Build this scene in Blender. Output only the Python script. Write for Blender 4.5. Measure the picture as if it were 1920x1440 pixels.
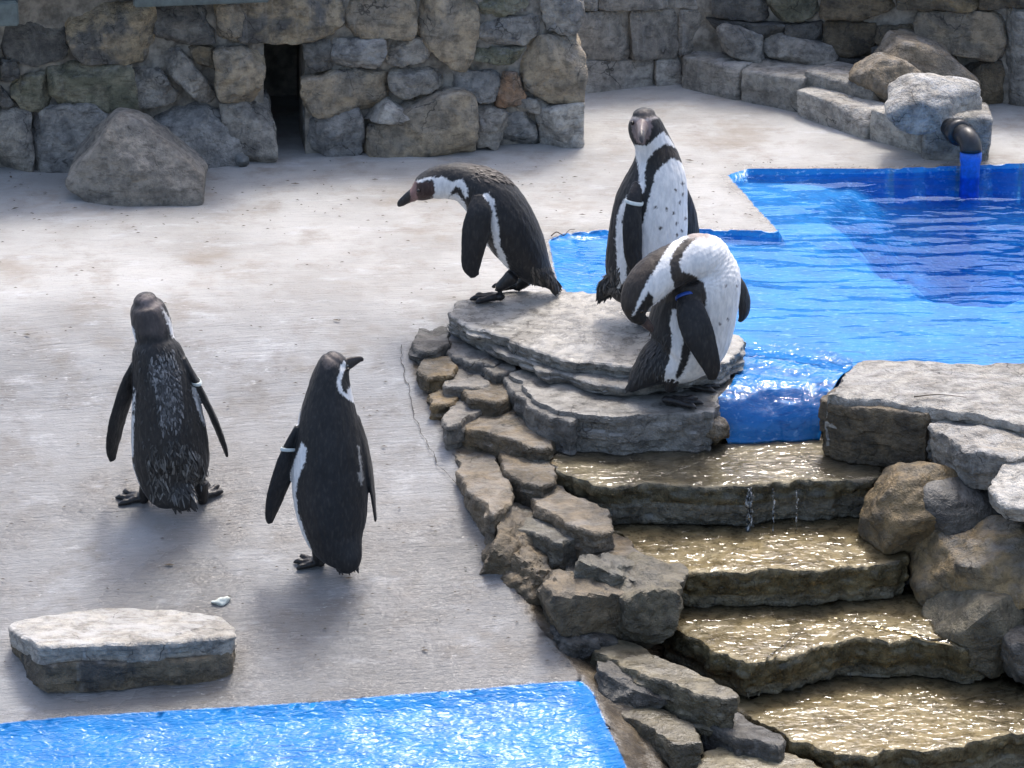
import bpy, bmesh, math, random
import numpy as np
from mathutils import Vector, Matrix

random.seed(7)
S = bpy.context.scene
for o in list(bpy.data.objects):
    bpy.data.objects.remove(o)
COL = S.collection

# ------------------------------------------------------------------ camera
PITCH = math.radians(22.0)
DIST = 10.2
FPX = 6100.0                    # focal length in photograph pixels (1920 wide)
cp, sp = math.cos(PITCH), math.sin(PITCH)
CAM = np.array([0.0, -DIST * cp, DIST * sp])
cam = bpy.data.cameras.new('camera')
cam.sensor_width = 36.0
cam.lens = FPX / 1920.0 * 36.0
cam.clip_start = 0.1
cam.clip_end = 500.0
camo = bpy.data.objects.new('camera', cam)
COL.objects.link(camo)
camo.location = CAM
camo.rotation_euler = (math.pi / 2 - PITCH, 0, 0)
S.camera = camo
S.render.resolution_x, S.render.resolution_y = 1024, 768

# ------------------------------------------------------------------ world, sun, exposure
SUN_EL, SUN_AZ = math.radians(61.0), math.radians(15.0)     # azimuth from +Y (behind the wall) towards +X
W = bpy.data.worlds.new('World')
S.world = W
W.use_nodes = True
wn = W.node_tree
wn.nodes.clear()
sky = wn.nodes.new('ShaderNodeTexSky')
sky.sky_type = 'NISHITA'
sky.sun_disc = False
sky.sun_elevation = SUN_EL
sky.sun_rotation = SUN_AZ
sky.air_density = 0.9
sky.dust_density = 4.0
bg = wn.nodes.new('ShaderNodeBackground')
bg.inputs['Strength'].default_value = 0.15
wo = wn.nodes.new('ShaderNodeOutputWorld')
wn.links.new(sky.outputs[0], bg.inputs['Color'])
wn.links.new(bg.outputs[0], wo.inputs['Surface'])

sun = bpy.data.lights.new('sun', 'SUN')
sun.energy = 1.1
sun.angle = math.radians(12.0)
sun.color = (1.0, 0.97, 0.92)
suno = bpy.data.objects.new('sun', sun)
COL.objects.link(suno)
sd = Vector((math.sin(SUN_AZ) * math.cos(SUN_EL), math.cos(SUN_AZ) * math.cos(SUN_EL), math.sin(SUN_EL)))
suno.rotation_euler = sd.to_track_quat('Z', 'Y').to_euler()

S.view_settings.view_transform = 'Standard'
S.view_settings.look = 'None'
S.view_settings.gamma = 1.0
S.view_settings.exposure = 1.2
S.view_settings.use_curve_mapping = False
S.render.engine = 'CYCLES'
S.cycles.transparent_max_bounces = 16
S.cycles.max_bounces = 5
S.cycles.diffuse_bounces = 3
S.cycles.glossy_bounces = 3

# ------------------------------------------------------------------ measuring helpers (photo pixel -> place)
def ray(px, py):
    x = (px - 960.0) / FPX
    y = (720.0 - py) / FPX
    return np.array([x, cp + y * sp, -sp + y * cp])

def onz(px, py, z=0.0):
    d = ray(px, py)
    t = (z - CAM[2]) / d[2]
    return CAM + d * t

def onplane(px, py, p0, n):
    d = ray(px, py)
    t = np.dot(p0 - CAM, n) / np.dot(d, n)
    return CAM + d * t

RAMP_Y, RAMP_S, RAMP_W = 0.66, 0.30, 0.10
def deck_z(Y):
    t = (RAMP_Y - np.asarray(Y, float)) / RAMP_W
    return -RAMP_S * RAMP_W * (np.log1p(np.exp(-np.abs(t))) + np.maximum(t, 0))

def ondeck(px, py):
    z = 0.0
    for i in range(60):
        p = onz(px, py, z)
        z = 0.5 * z + 0.5 * float(deck_z(p[1]))
    return onz(px, py, z)

def pxm(p):                      # metres per photograph pixel at a point
    d = (p[1] - CAM[1]) * cp - (p[2] - CAM[2]) * sp
    return d / FPX

# ------------------------------------------------------------------ numpy noise
def _h(ix, iy, iz, k):
    n = (ix * 374761393 + iy * 668265263 + iz * 2147483647 + k * 974634781) & 0xFFFFFFFF
    n = ((n ^ (n >> 13)) * 1274126177) & 0xFFFFFFFF
    n = ((n ^ (n >> 16)) * 2246822519) & 0xFFFFFFFF
    return ((n ^ (n >> 15)) & 0xFFFF) / 32767.5 - 1.0

def noise(P):
    P = np.asarray(P, float)
    I = np.floor(P).astype(np.int64)
    F = P - I
    U = F * F * F * (F * (F * 6 - 15) + 10)
    r = 0
    for dx in (0, 1):
        wx = U[:, 0] if dx else 1 - U[:, 0]
        for dy in (0, 1):
            wy = U[:, 1] if dy else 1 - U[:, 1]
            for dz in (0, 1):
                wz = U[:, 2] if dz else 1 - U[:, 2]
                a, b, c = I[:, 0] + dx, I[:, 1] + dy, I[:, 2] + dz
                g = (_h(a, b, c, 1) * (F[:, 0] - dx) + _h(a, b, c, 2) * (F[:, 1] - dy) + _h(a, b, c, 3) * (F[:, 2] - dz))
                r = r + wx * wy * wz * g
    return r * 1.3

def fbm(P, o=4, lac=2.1, gain=0.5):
    P = np.asarray(P, float)
    r, a = 0, 1.0
    for i in range(o):
        r = r + a * noise(P + 17.3 * i)
        P = P * lac
        a *= gain
    return r

def ridged(P, o=3):
    P = np.asarray(P, float)
    r, a = 0, 1.0
    for i in range(o):
        r = r + a * (0.5 - np.abs(noise(P + 9.1 * i)))
        P = P * 2.1
        a *= 0.5
    return r

# ------------------------------------------------------------------ object helpers
def mk(name, V, F, mat, parent=None, smooth=True, attrs=None):
    me = bpy.data.meshes.new(name)
    V = np.asarray(V, float)
    me.from_pydata([tuple(v) for v in V.tolist()], [], F if isinstance(F, list) else F.tolist())
    if smooth:
        me.polygons.foreach_set('use_smooth', np.ones(len(me.polygons), bool))
    if attrs:
        for an, av in attrs.items():
            if av.ndim == 1:
                a = me.attributes.new(an, 'FLOAT', 'POINT')
                a.data.foreach_set('value', av.astype(np.float32))
            else:
                a = me.attributes.new(an, 'FLOAT_COLOR', 'POINT')
                a.data.foreach_set('color', np.c_[av, np.ones(len(av))].astype(np.float32).ravel())
    me.update()
    if mat is not None and mat.name.startswith('rock'):
        me.set_sharp_from_angle(angle=math.radians(38))
    o = bpy.data.objects.new(name, me)
    COL.objects.link(o)
    if mat:
        me.materials.append(mat)
    if parent:
        o.parent = parent
    return o

def tag(o, label=None, cat=None, group=None, kind=None):
    if label: o['label'] = label
    if cat: o['category'] = cat
    if group: o['group'] = group
    if kind: o['kind'] = kind
    return o

def empty(name, loc):
    o = bpy.data.objects.new(name, None)
    o.empty_display_size = 0.1
    COL.objects.link(o)
    o.location = [float(c) for c in loc]
    return o

def adopt(o, parent):            # parent while keeping world coordinates that were baked in the mesh
    o.parent = parent
    o.matrix_parent_inverse = Matrix.Translation(-Vector(parent.location))
    return o

# ------------------------------------------------------------------ node helper
class NT:
    def __init__(s, name):
        s.m = bpy.data.materials.new(name)
        s.m.use_nodes = True
        s.t = s.m.node_tree
        s.t.nodes.clear()
        s.out = s.t.nodes.new('ShaderNodeOutputMaterial')
    def n(s, typ, **kw):
        x = s.t.nodes.new('ShaderNode' + typ)
        for k, v in kw.items():
            setattr(x, k, v)
        return x
    def l(s, a, b):
        s.t.links.new(a, b)
    def put(s, sock, v):
        if isinstance(v, (int, float)):
            sock.default_value = v
        elif isinstance(v, tuple):
            sock.default_value = v if len(v) == len(sock.default_value) else tuple(v) + (1.0,)
        else:
            s.l(v, sock)
    def math(s, op, a, b=0.0, c=None, clamp=False):
        x = s.n('Math', operation=op, use_clamp=clamp)
        s.put(x.inputs[0], a); s.put(x.inputs[1], b)
        if c is not None: s.put(x.inputs[2], c)
        return x.outputs[0]
    def vmul(s, v, sc):
        x = s.n('VectorMath', operation='MULTIPLY')
        s.put(x.inputs[0], v); x.inputs[1].default_value = sc
        return x.outputs[0]
    def vadd(s, a, b):
        x = s.n('VectorMath', operation='ADD')
        s.put(x.inputs[0], a); s.put(x.inputs[1], b)
        return x.outputs[0]
    def noise(s, vec, scale, detail=4.0, rough=0.55, dist=0.0, color=False):
        x = s.n('TexNoise')
        s.put(x.inputs['Vector'], vec)
        x.inputs['Scale'].default_value = scale
        x.inputs['Detail'].default_value = detail
        x.inputs['Roughness'].default_value = rough
        x.inputs['Distortion'].default_value = dist
        return x.outputs['Color' if color else 'Fac']
    def voro(s, vec, scale, feature='F1', rnd=1.0):
        x = s.n('TexVoronoi', feature=feature)
        s.put(x.inputs['Vector'], vec)
        x.inputs['Scale'].default_value = scale
        x.inputs['Randomness'].default_value = rnd
        return x.outputs['Distance']
    def ramp(s, f, lo, hi, a=0.0, b=1.0):
        x = s.n('MapRange', clamp=True)
        x.interpolation_type = 'SMOOTHSTEP'
        s.put(x.inputs['Value'], f)
        for i, v in zip((1, 2, 3, 4), (lo, hi, a, b)):
            s.put(x.inputs[i], v)
        return x.outputs[0]
    def mix(s, f, a, b, mode='MIX'):
        x = s.n('Mix', data_type='RGBA', blend_type=mode)
        s.put(x.inputs[0], f); s.put(x.inputs[6], a); s.put(x.inputs[7], b)
        return x.outputs[2]
    def bump(s, h, strength, dist, normal=None):
        x = s.n('Bump')
        x.inputs['Strength'].default_value = strength
        x.inputs['Distance'].default_value = dist
        s.put(x.inputs['Height'], h)
        if normal is not None: s.l(normal, x.inputs['Normal'])
        return x.outputs[0]
    def attr(s, name, typ='GEOMETRY'):
        return s.n('Attribute', attribute_type=typ, attribute_name=name)
    def pbsdf(s, **kw):
        x = s.n('BsdfPrincipled')
        for k, v in kw.items():
            s.put(x.inputs[k.replace('_', ' ')], v)
        s.l(x.outputs[0], s.out.inputs['Surface'])
        return x
    def geo(s):
        return s.n('NewGeometry')

# ------------------------------------------------------------------ materials
def mat_ground():
    t = NT('concrete_and_paint')
    g = t.geo()
    P = g.outputs['Position']
    paint = t.attr('paint').outputs['Fac']          # signed distance in metres, negative inside painted area
    bed = t.attr('bed').outputs['Fac']
    rot = t.n('VectorRotate', rotation_type='Z_AXIS')
    t.l(P, rot.inputs['Vector']); rot.inputs['Angle'].default_value = -0.10
    R = rot.outputs[0]
    big = t.noise(P, 1.7, 4, 0.6)
    mid = t.noise(P, 6.0, 5, 0.68)
    wob = t.vadd(R, t.vmul(t.noise(P, 3.0, 2, 0.5, color=True), (0.05, 0.05, 0.0)))
    brush = t.noise(t.vmul(wob, (5.0, 85.0, 20.0)), 1.0, 4, 0.7)
    flake = t.noise(t.vmul(wob, (28.0, 95.0, 40.0)), 1.0, 4, 0.72)
    fine = t.noise(P, 190.0, 2, 0.6)
    sx = t.n('SeparateXYZ'); t.l(P, sx.inputs[0])
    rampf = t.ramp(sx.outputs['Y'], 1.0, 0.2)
    c = t.mix(t.ramp(big, 0.36, 0.64), (0.30, 0.292, 0.275), (0.41, 0.403, 0.385))
    c = t.mix(t.ramp(mid, 0.47, 0.72, 0.0, 0.75), c, (0.26, 0.235, 0.205))
    st = t.noise(t.vadd(P, (7.0, 3.0, 0.0)), 2.6, 4, 0.62)
    c = t.mix(t.ramp(st, 0.52, 0.72, 0.0, 0.6), c, (0.215, 0.175, 0.13))
    # colour turns colder and darker from the walking area down the ramp
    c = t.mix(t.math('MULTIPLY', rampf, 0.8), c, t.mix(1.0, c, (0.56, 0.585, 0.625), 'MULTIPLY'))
    ch = t.noise(t.vmul(t.vadd(R, (3.0, 9.0, 0.0)), (2.4, 5.5, 4.0)), 1.7, 6, 0.72)
    c = t.mix(t.ramp(ch, 0.53, 0.74, 0.0, 0.6), c, (0.50, 0.51, 0.52))
    gr = t.math('MULTIPLY', t.ramp(brush, 0.53, 0.68), t.ramp(mid, 0.40, 0.62, 0.15, 1.0))
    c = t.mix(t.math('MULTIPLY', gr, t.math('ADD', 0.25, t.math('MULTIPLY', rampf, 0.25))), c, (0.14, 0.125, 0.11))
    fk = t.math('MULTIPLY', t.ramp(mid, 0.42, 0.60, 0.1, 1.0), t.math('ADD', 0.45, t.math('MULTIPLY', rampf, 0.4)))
    c = t.mix(t.math('MULTIPLY', t.ramp(flake, 0.61, 0.70), fk), c, (0.10, 0.09, 0.078))
    c = t.mix(t.math('MULTIPLY', t.ramp(flake, 0.41, 0.30), t.math('MULTIPLY', fk, 0.7)), c, (0.58, 0.58, 0.57))
    c = t.mix(t.ramp(fine, 0.62, 0.72, 0.0, 0.4), c, (0.09, 0.08, 0.07))
    # wetness
    wetz = t.math('MULTIPLY', t.ramp(sx.outputs['Y'], 0.5, -0.25), t.ramp(big, 0.64, 0.42, 0.25, 1.0))
    near = t.ramp(t.math('ADD', paint, t.math('MULTIPLY', t.math('SUBTRACT', mid, 0.5), 0.30)), 0.10, 0.0)
    wet = t.math('MAXIMUM', wetz, near)
    c = t.mix(t.math('MULTIPLY', wet, 0.6), c, t.mix(1.0, c, (0.58, 0.56, 0.54), 'MULTIPLY'))
    # rocky bed below the cascade
    bc = t.mix(t.ramp(mid, 0.35, 0.65), (0.05, 0.040, 0.028), (0.16, 0.125, 0.08))
    bmask = t.ramp(t.math('ADD', bed, t.math('MULTIPLY', t.math('SUBTRACT', mid, 0.5), 0.14)), 0.03, -0.03)
    c = t.mix(bmask, c, bc)
    # blue paint with worn, uneven edge
    pe = t.math('ADD', paint, t.math('SUBTRACT', t.math('MULTIPLY', t.math('SUBTRACT', flake, 0.5), 0.016), 0.003))
    pm = t.ramp(pe, 0.004, -0.004)
    bl = t.mix(t.ramp(mid, 0.35, 0.65), (0.008, 0.165, 0.46), (0.016, 0.225, 0.57))
    bl = t.mix(t.ramp(brush, 0.55, 0.70, 0.0, 0.75), bl, (0.006, 0.10, 0.36))
    bl = t.mix(t.ramp(flake, 0.44, 0.32, 0.0, 0.6), bl, (0.33, 0.56, 0.80))
    c = t.mix(pm, c, bl)
    # relief
    h = t.math('ADD', t.math('MULTIPLY', brush, 0.9), t.math('MULTIPLY', flake, 0.8))
    h = t.math('ADD', h, t.math('MULTIPLY', mid, 1.2))
    n1 = t.bump(h, 0.75, 0.008)
    rip = t.noise(t.vmul(R, (36.0, 84.0, 40.0)), 1.0, 1.0, 0.5, 0.6)
    n2 = t.bump(rip, 1.0, 0.0032)
    nm = t.n('Mix', data_type='VECTOR')
    t.put(nm.inputs[0], pm); t.l(n1, nm.inputs[4]); t.l(n2, nm.inputs[5])
    rough = t.math('SUBTRACT', 0.70, t.math('MULTIPLY', wet, 0.46))
    rough = t.math('SUBTRACT', rough, t.math('MULTIPLY', t.math('MAXIMUM', pm, t.math('MULTIPLY', bmask, 0.7)), 0.42), clamp=True)
    rough = t.math('MAXIMUM', rough, 0.22)
    under = t.math('MULTIPLY', t.ramp(sx.outputs['Z'], -0.020, -0.026), t.ramp(sx.outputs['Y'], 0.12, 0.2))
    rough = t.math('MAXIMUM', rough, t.math('MULTIPLY', under, 0.7))
    t.pbsdf(Base_Color=c, Roughness=rough, Normal=nm.outputs[1], Specular_IOR_Level=t.math('SUBTRACT', 0.5, t.math('MULTIPLY', pm, 0.28)))
    return t.m

def mat_rock(name='rock', wetmat=False):
    t = NT(name)
    g = t.geo()
    P = g.outputs['Position']
    tint = t.attr('tint', 'OBJECT').outputs['Color']
    ti2 = t.attr('tint2', 'OBJECT').outputs['Color']
    wet = t.attr('wet', 'OBJECT').outputs['Fac']
    lime = t.attr('lime', 'OBJECT').outputs['Fac']
    oi = t.n('ObjectInfo')
    off = t.n('CombineXYZ')
    t.put(off.inputs[0], t.math('MULTIPLY', oi.outputs['Random'], 37.0))
    t.put(off.inputs[1], t.math('MULTIPLY', oi.outputs['Random'], 91.0))
    Q = t.vadd(P, off.outputs[0])
    big = t.noise(Q, 7.0, 4, 0.6, 0.5)
    mid = t.noise(Q, 24.0, 5, 0.68)
    fine = t.noise(Q, 120.0, 3, 0.68)
    strata = t.noise(t.vmul(Q, (16.0, 16.0, 50.0)), 1.0, 4, 0.7, 0.5)
    c = t.mix(t.ramp(big, 0.42, 0.60), tint, ti2)
    c = t.mix(t.ramp(mid, 0.36, 0.68), t.mix(1.0, c, (1.25, 1.23, 1.2), 'MULTIPLY'), t.mix(1.0, c, (0.60, 0.60, 0.60), 'MULTIPLY'))
    c = t.mix(t.ramp(strata, 0.53, 0.66, 0.0, 0.6), c, t.mix(1.0, c, (0.45, 0.43, 0.40), 'MULTIPLY'))
    dry = t.math('SUBTRACT', 1.0, t.math('MULTIPLY', wet, 0.75))
    c = t.mix(t.math('MULTIPLY', t.ramp(fine, 0.58, 0.72, 0.0, 0.55), dry), c, t.mix(1.0, c, (0.40, 0.40, 0.40), 'MULTIPLY'))
    c = t.mix(t.ramp(fine, 0.42, 0.30, 0.0, 0.35), c, t.mix(1.0, c, (1.5, 1.5, 1.5), 'MULTIPLY'))
    # lime and droppings lying on upward faces and drips down the sides
    sn = t.n('SeparateXYZ'); t.l(g.outputs['Normal'], sn.inputs[0])
    upf = t.ramp(sn.outputs['Z'], 0.35, 0.9)
    ln = t.noise(t.vmul(Q, (5.0, 8.0, 6.0)), 2.0, 6, 0.7, 0.8)
    drip = t.noise(t.vmul(Q, (38.0, 38.0, 3.0)), 1.0, 4, 0.6, 0.6)
    lm = t.math('MAXIMUM', t.math('MULTIPLY', upf, t.ramp(ln, 0.42, 0.66)), t.math('MULTIPLY', t.ramp(drip, 0.56, 0.74), 0.55))
    c = t.mix(t.math('MULTIPLY', lm, lime), c, (0.50, 0.49, 0.47))
    # fine cracks
    cr = t.voro(t.vadd(Q, t.vmul(t.noise(Q, 9.0, 3, 0.6, color=True), (0.12, 0.12, 0.12))), 7.0, 'DISTANCE_TO_EDGE')
    crm = t.math('MULTIPLY', t.ramp(cr, 0.020, 0.004), t.ramp(big, 0.50, 0.62))
    c = t.mix(t.math('MULTIPLY', crm, 0.75), c, (0.02, 0.018, 0.015))
    c = t.mix(t.math('MULTIPLY', wet, 0.5), c, t.mix(1.0, c, (0.62, 0.60, 0.56), 'MULTIPLY'))
    h = t.math('ADD', t.math('MULTIPLY', mid, 1.6), t.math('MULTIPLY', fine, 0.45))
    nrm = t.bump(h, 1.0, 0.018)
    nb = nrm.node.inputs['Strength']
    t.put(nb, t.math('SUBTRACT', 1.0, t.math('MULTIPLY', t.math('MULTIPLY', wet, upf), 0.72)))
    ro = t.math('SUBTRACT', 0.80, t.math('MULTIPLY', t.math('MULTIPLY', wet, t.ramp(mid, 0.30, 0.60, 0.55, 1.0)), 0.56))
    b = t.pbsdf(Base_Color=c, Roughness=ro, Normal=nrm)
    return t.m

def mat_plain(name, col, rough=0.5, var=0.25, scale=30.0, bump=0.2, metallic=0.0, vcol=None):
    t = NT(name)
    P = t.geo().outputs['Position']
    f = t.noise(P, scale, 5, 0.65)
    base = t.attr(vcol).outputs['Color'] if vcol else col
    lo, hi = 1.0 - var, 1.0 + var
    c = t.mix(t.ramp(f, 0.3, 0.7), t.mix(1.0, base, (lo, lo, lo), 'MULTIPLY'), t.mix(1.0, base, (hi, hi, hi), 'MULTIPLY'))
    b = t.pbsdf(Base_Color=c, Roughness=rough, Metallic=metallic, Normal=t.bump(f, bump, 0.004))
    return t.m

def mat_penguin():
    t = NT('penguin_plumage')
    P = t.geo().outputs['Position']
    col = t.attr('col').outputs['Color']
    gl = t.attr('gloss').outputs['Fac']
    f = t.noise(t.vmul(P, (1.0, 1.0, 0.35)), 260.0, 4, 0.7)
    f2 = t.noise(t.vmul(P, (1.0, 1.0, 0.30)), 90.0, 4, 0.6)
    c = t.mix(t.ramp(f2, 0.35, 0.65, 0.0, 0.8), t.mix(1.0, col, (0.86, 0.86, 0.87), 'MULTIPLY'), t.mix(1.0, col, (1.08, 1.07, 1.06), 'MULTIPLY'))
    c = t.mix(t.ramp(f, 0.50, 0.75, 0.0, 0.25), c, t.mix(1.0, c, (1.35, 1.33, 1.3), 'MULTIPLY'))
    h = t.math('ADD', f, t.math('MULTIPLY', f2, 1.0))
    b = t.pbsdf(Base_Color=c, Roughness=t.math('SUBTRACT', 0.58, t.math('MULTIPLY', gl, 0.34)), Normal=t.bump(h, 0.30, 0.003))
    b.inputs['Sheen Weight'].default_value = 0.06
    b.inputs['Sheen Roughness'].default_value = 0.4
    b.inputs['Specular IOR Level'].default_value = 0.35
    return t.m

def mat_water(name, tint, ripple_scale, ripple_vec, strength, dist, rough=0.03, absorb=None, foam=0.0):
    t = NT(name)
    g = t.geo()
    P = g.outputs['Position']
    r1 = t.noise(t.vmul(P, ripple_vec), ripple_scale, 1.0, 0.4, 0.8)
    r2 = t.noise(t.vmul(P, ripple_vec), ripple_scale * 2.7, 0.0, 0.5)
    nrm = t.bump(t.math('ADD', r1, t.math('MULTIPLY', r2, 0.15)), strength, dist)
    fr = t.n('Fresnel'); fr.inputs['IOR'].default_value = 1.33
    tr = t.n('BsdfTransparent'); tr.inputs[0].default_value = tint + (1.0,)
    gl = t.n('BsdfGlossy'); gl.inputs['Roughness'].default_value = rough
    if absorb: gl.inputs['Color'].default_value = (0.62, 0.80, 0.95, 1.0)
    t.l(nrm, gl.inputs['Normal'])
    mx = t.n('MixShader')
    t.l(fr.outputs[0], mx.inputs[0]); t.l(tr.outputs[0], mx.inputs[1]); t.l(gl.outputs[0], mx.inputs[2])
    o = mx.outputs[0]
    if foam:
        df = t.n('BsdfDiffuse'); df.inputs[0].default_value = (0.75, 0.77, 0.78, 1)
        m2 = t.n('MixShader')
        fm = t.math('MULTIPLY', t.ramp(t.noise(t.vmul(P, (1.0, 1.0, 0.4)), 130.0, 3, 0.6), 0.5, 0.65), foam)
        t.put(m2.inputs[0], fm); t.l(o, m2.inputs[1]); t.l(df.outputs[0], m2.inputs[2])
        o = m2.outputs[0]
    t.l(o, t.out.inputs['Surface'])
    if absorb:
        va = t.n('VolumeAbsorption')
        va.inputs['Color'].default_value = absorb[0] + (1.0,)
        va.inputs['Density'].default_value = absorb[1]
        t.l(va.outputs[0], t.out.inputs['Volume'])
    return t.m

M_GROUND = mat_ground()
M_ROCK = mat_rock()
M_PENG = mat_penguin()
M_POOL = mat_water('pool_water', (1, 1, 1), 1.0, (9.0, 30.0, 10.0), 0.30, 0.006, 0.02, ((0.15, 0.86, 0.97), 1.6))
M_FILM = mat_water('running_water', (0.96, 0.93, 0.84), 1.0, (22.0, 40.0, 24.0), 1.0, 0.0085, 0.07)
M_FALL = mat_water('falling_water', (0.95, 0.96, 0.96), 1.0, (70.0, 70.0, 22.0), 1.0, 0.02, 0.05, foam=0.55)
M_MORTAR = mat_plain('mortar', (0.21, 0.19, 0.158), 0.9, 0.5, 18.0, 0.8)
M_BEAM = mat_plain('painted_beam', (0.10, 0.125, 0.12), 0.5, 0.25, 25.0, 0.2)
M_PIPE = mat_plain('black_plastic', (0.016, 0.017, 0.019), 0.38, 0.3, 60.0, 0.15)
M_PIPEBLUE = mat_plain('blue_painted_pipe', (0.008, 0.11, 0.50), 0.45, 0.3, 40.0, 0.2)
M_DRAIN = mat_plain('grey_plastic', (0.13, 0.135, 0.13), 0.5, 0.3, 50.0, 0.2)
M_EYE = mat_plain('eye', (0.02, 0.012, 0.008), 0.12, 0.1, 50.0, 0.0)
M_BANDW = mat_plain('pale_band', (0.55, 0.60, 0.58), 0.35, 0.1, 60.0, 0.05)
M_BANDB = mat_plain('blue_band', (0.015, 0.06, 0.28), 0.35, 0.1, 60.0, 0.05)
M_TWIG = mat_plain('twig', (0.05, 0.035, 0.022), 0.85, 0.4, 80.0, 0.4)
M_LEAF = mat_plain('litter', (0.075, 0.055, 0.035), 0.85, 0.5, 40.0, 0.2)
M_CRACK = mat_plain('crack_dirt', (0.045, 0.04, 0.034), 0.95, 0.4, 60.0, 0.3)
M_FEATHER = mat_plain('feather', (0.05, 0.05, 0.05), 0.6, 0.35, 90.0, 0.2, vcol='col')

# ------------------------------------------------------------------ 2-D polygons and distances
def seg_sdf(XY, poly, closed=True):
    poly = np.asarray(poly, float)[:, :2]
    n = len(poly)
    d = np.full(len(XY), 1e9)
    inside = np.zeros(len(XY), bool)
    for i in range(n if closed else n - 1):
        a, b = poly[i], poly[(i + 1) % n]
        ab = b - a
        t = np.clip(((XY - a) @ ab) / max(ab @ ab, 1e-12), 0, 1)
        d = np.minimum(d, np.hypot(*(XY - a - t[:, None] * ab).T))
        if closed:
            c = ((a[1] > XY[:, 1]) != (b[1] > XY[:, 1]))
            xi = a[0] + (XY[:, 1] - a[1]) * ab[0] / (ab[1] if abs(ab[1]) > 1e-12 else 1e-12)
            inside ^= c & (XY[:, 0] < xi)
    return np.where(inside, -d, d) if closed else d

def smooth_poly(pts, n, closed=True):
    """Catmull-Rom through the points, resampled to n points."""
    P = np.asarray(pts, float)
    m = len(P)
    out = []
    k = 12
    for i in range(m if closed else m - 1):
        if closed:
            p0, p1, p2, p3 = P[(i - 1) % m], P[i], P[(i + 1) % m], P[(i + 2) % m]
        else:
            p0, p1, p2, p3 = P[max(i - 1, 0)], P[i], P[i + 1], P[min(i + 2, m - 1)]
        for j in range(k):
            t = j / k
            out.append(0.5 * ((2 * p1) + (-p0 + p2) * t + (2 * p0 - 5 * p1 + 4 * p2 - p3) * t * t + (-p0 + 3 * p1 - 3 * p2 + p3) * t ** 3))
    if not closed:
        out.append(P[-1])
    out = np.array(out)
    Q = np.vstack([out, out[:1]]) if closed else out
    L = np.r_[0, np.cumsum(np.linalg.norm(np.diff(Q, axis=0), axis=1))]
    s = np.linspace(0, L[-1], n + 1)[:-1] if closed else np.linspace(0, L[-1], n)
    return np.array([np.interp(s, L, Q[:, c]) for c in range(P.shape[1])]).T

# ================================================================== GROUND
WATER_Z = -0.018
pool_px = [(1365, 333), (1400, 322), (1650, 322), (1920, 312), (2300, 300), (2500, 692), (1920, 692), (1615, 688),
           (1540, 668), (1470, 655), (1385, 648), (1290, 638), (1180, 615), (1090, 580), (1045, 530), (1030, 455), (1060, 443), (1150, 436), (1320, 436), (1462, 440), (1425, 400)]
POOL = np.array([onz(x, y, -0.012)[:2] for x, y in pool_px])
low_px = [(-900, 1430), (-300, 1385), (0, 1358), (150, 1345), (300, 1335), (600, 1318), (850, 1296), (1000, 1282), (1090, 1278), (1110, 1300),
          (1130, 1350), (1165, 1420), (1190, 1480), (1300, 1800), (-900, 1800)]
LOW = np.array([ondeck(x, y)[:2] for x, y in low_px])
bed_px = [(775, 645), (775, 690), (800, 760), (850, 840), (885, 920), (920, 1000), (950, 1085), (1010, 1175), (1060, 1235), (1120, 1300), (1165, 1420), (1200, 1500),
          (1300, 1800), (2600, 1800), (2600, 700), (1500, 680), (1100, 640)]
BED = np.array([ondeck(x, y)[:2] for x, y in bed_px])

def axis(lo, hi, h, far):
    a = list(np.arange(lo, hi, h))
    st, x = h, lo
    left = []
    while x > -far:
        st *= 1.5; x -= st; left.append(x)
    st, x = h, a[-1]
    right = []
    while x < far:
        st *= 1.5; x += st; right.append(x)
    return np.array(left[::-1] + a + right)

gx = axis(-2.1, 2.3, 0.015, 60.0)
gy = axis(-1.9, 4.0, 0.015, 60.0)
GX, GY = np.meshgrid(gx, gy)
XY = np.c_[GX.ravel(), GY.ravel()]

def snap(XY, poly, h=0.0106):
    d = seg_sdf(XY, poly)
    m = np.abs(d) < h
    e = 1e-4
    A = XY[m]
    gxd = (seg_sdf(A + [e, 0], poly) - seg_sdf(A - [e, 0], poly)) / (2 * e)
    gyd = (seg_sdf(A + [0, e], poly) - seg_sdf(A - [0, e], poly)) / (2 * e)
    gl = np.maximum(np.hypot(gxd, gyd), 0.5)
    XY[m] -= (d[m] / gl ** 2)[:, None] * np.c_[gxd, gyd]
    return XY

XY = snap(XY, POOL)
XY = snap(XY, LOW)
XY = snap(XY, BED)
dP, dL, dB = seg_sdf(XY, POOL), seg_sdf(XY, LOW), seg_sdf(XY, BED)
N3 = np.c_[XY, np.zeros(len(XY))]
far = np.hypot(XY[:, 0], XY[:, 1]) > 8
z = np.maximum(deck_z(XY[:, 1]), -2.2)
z = z + 0.004 * fbm(N3 * 2.2, 3) + 0.0022 * fbm(N3 * [4, 24, 1], 3)
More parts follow.
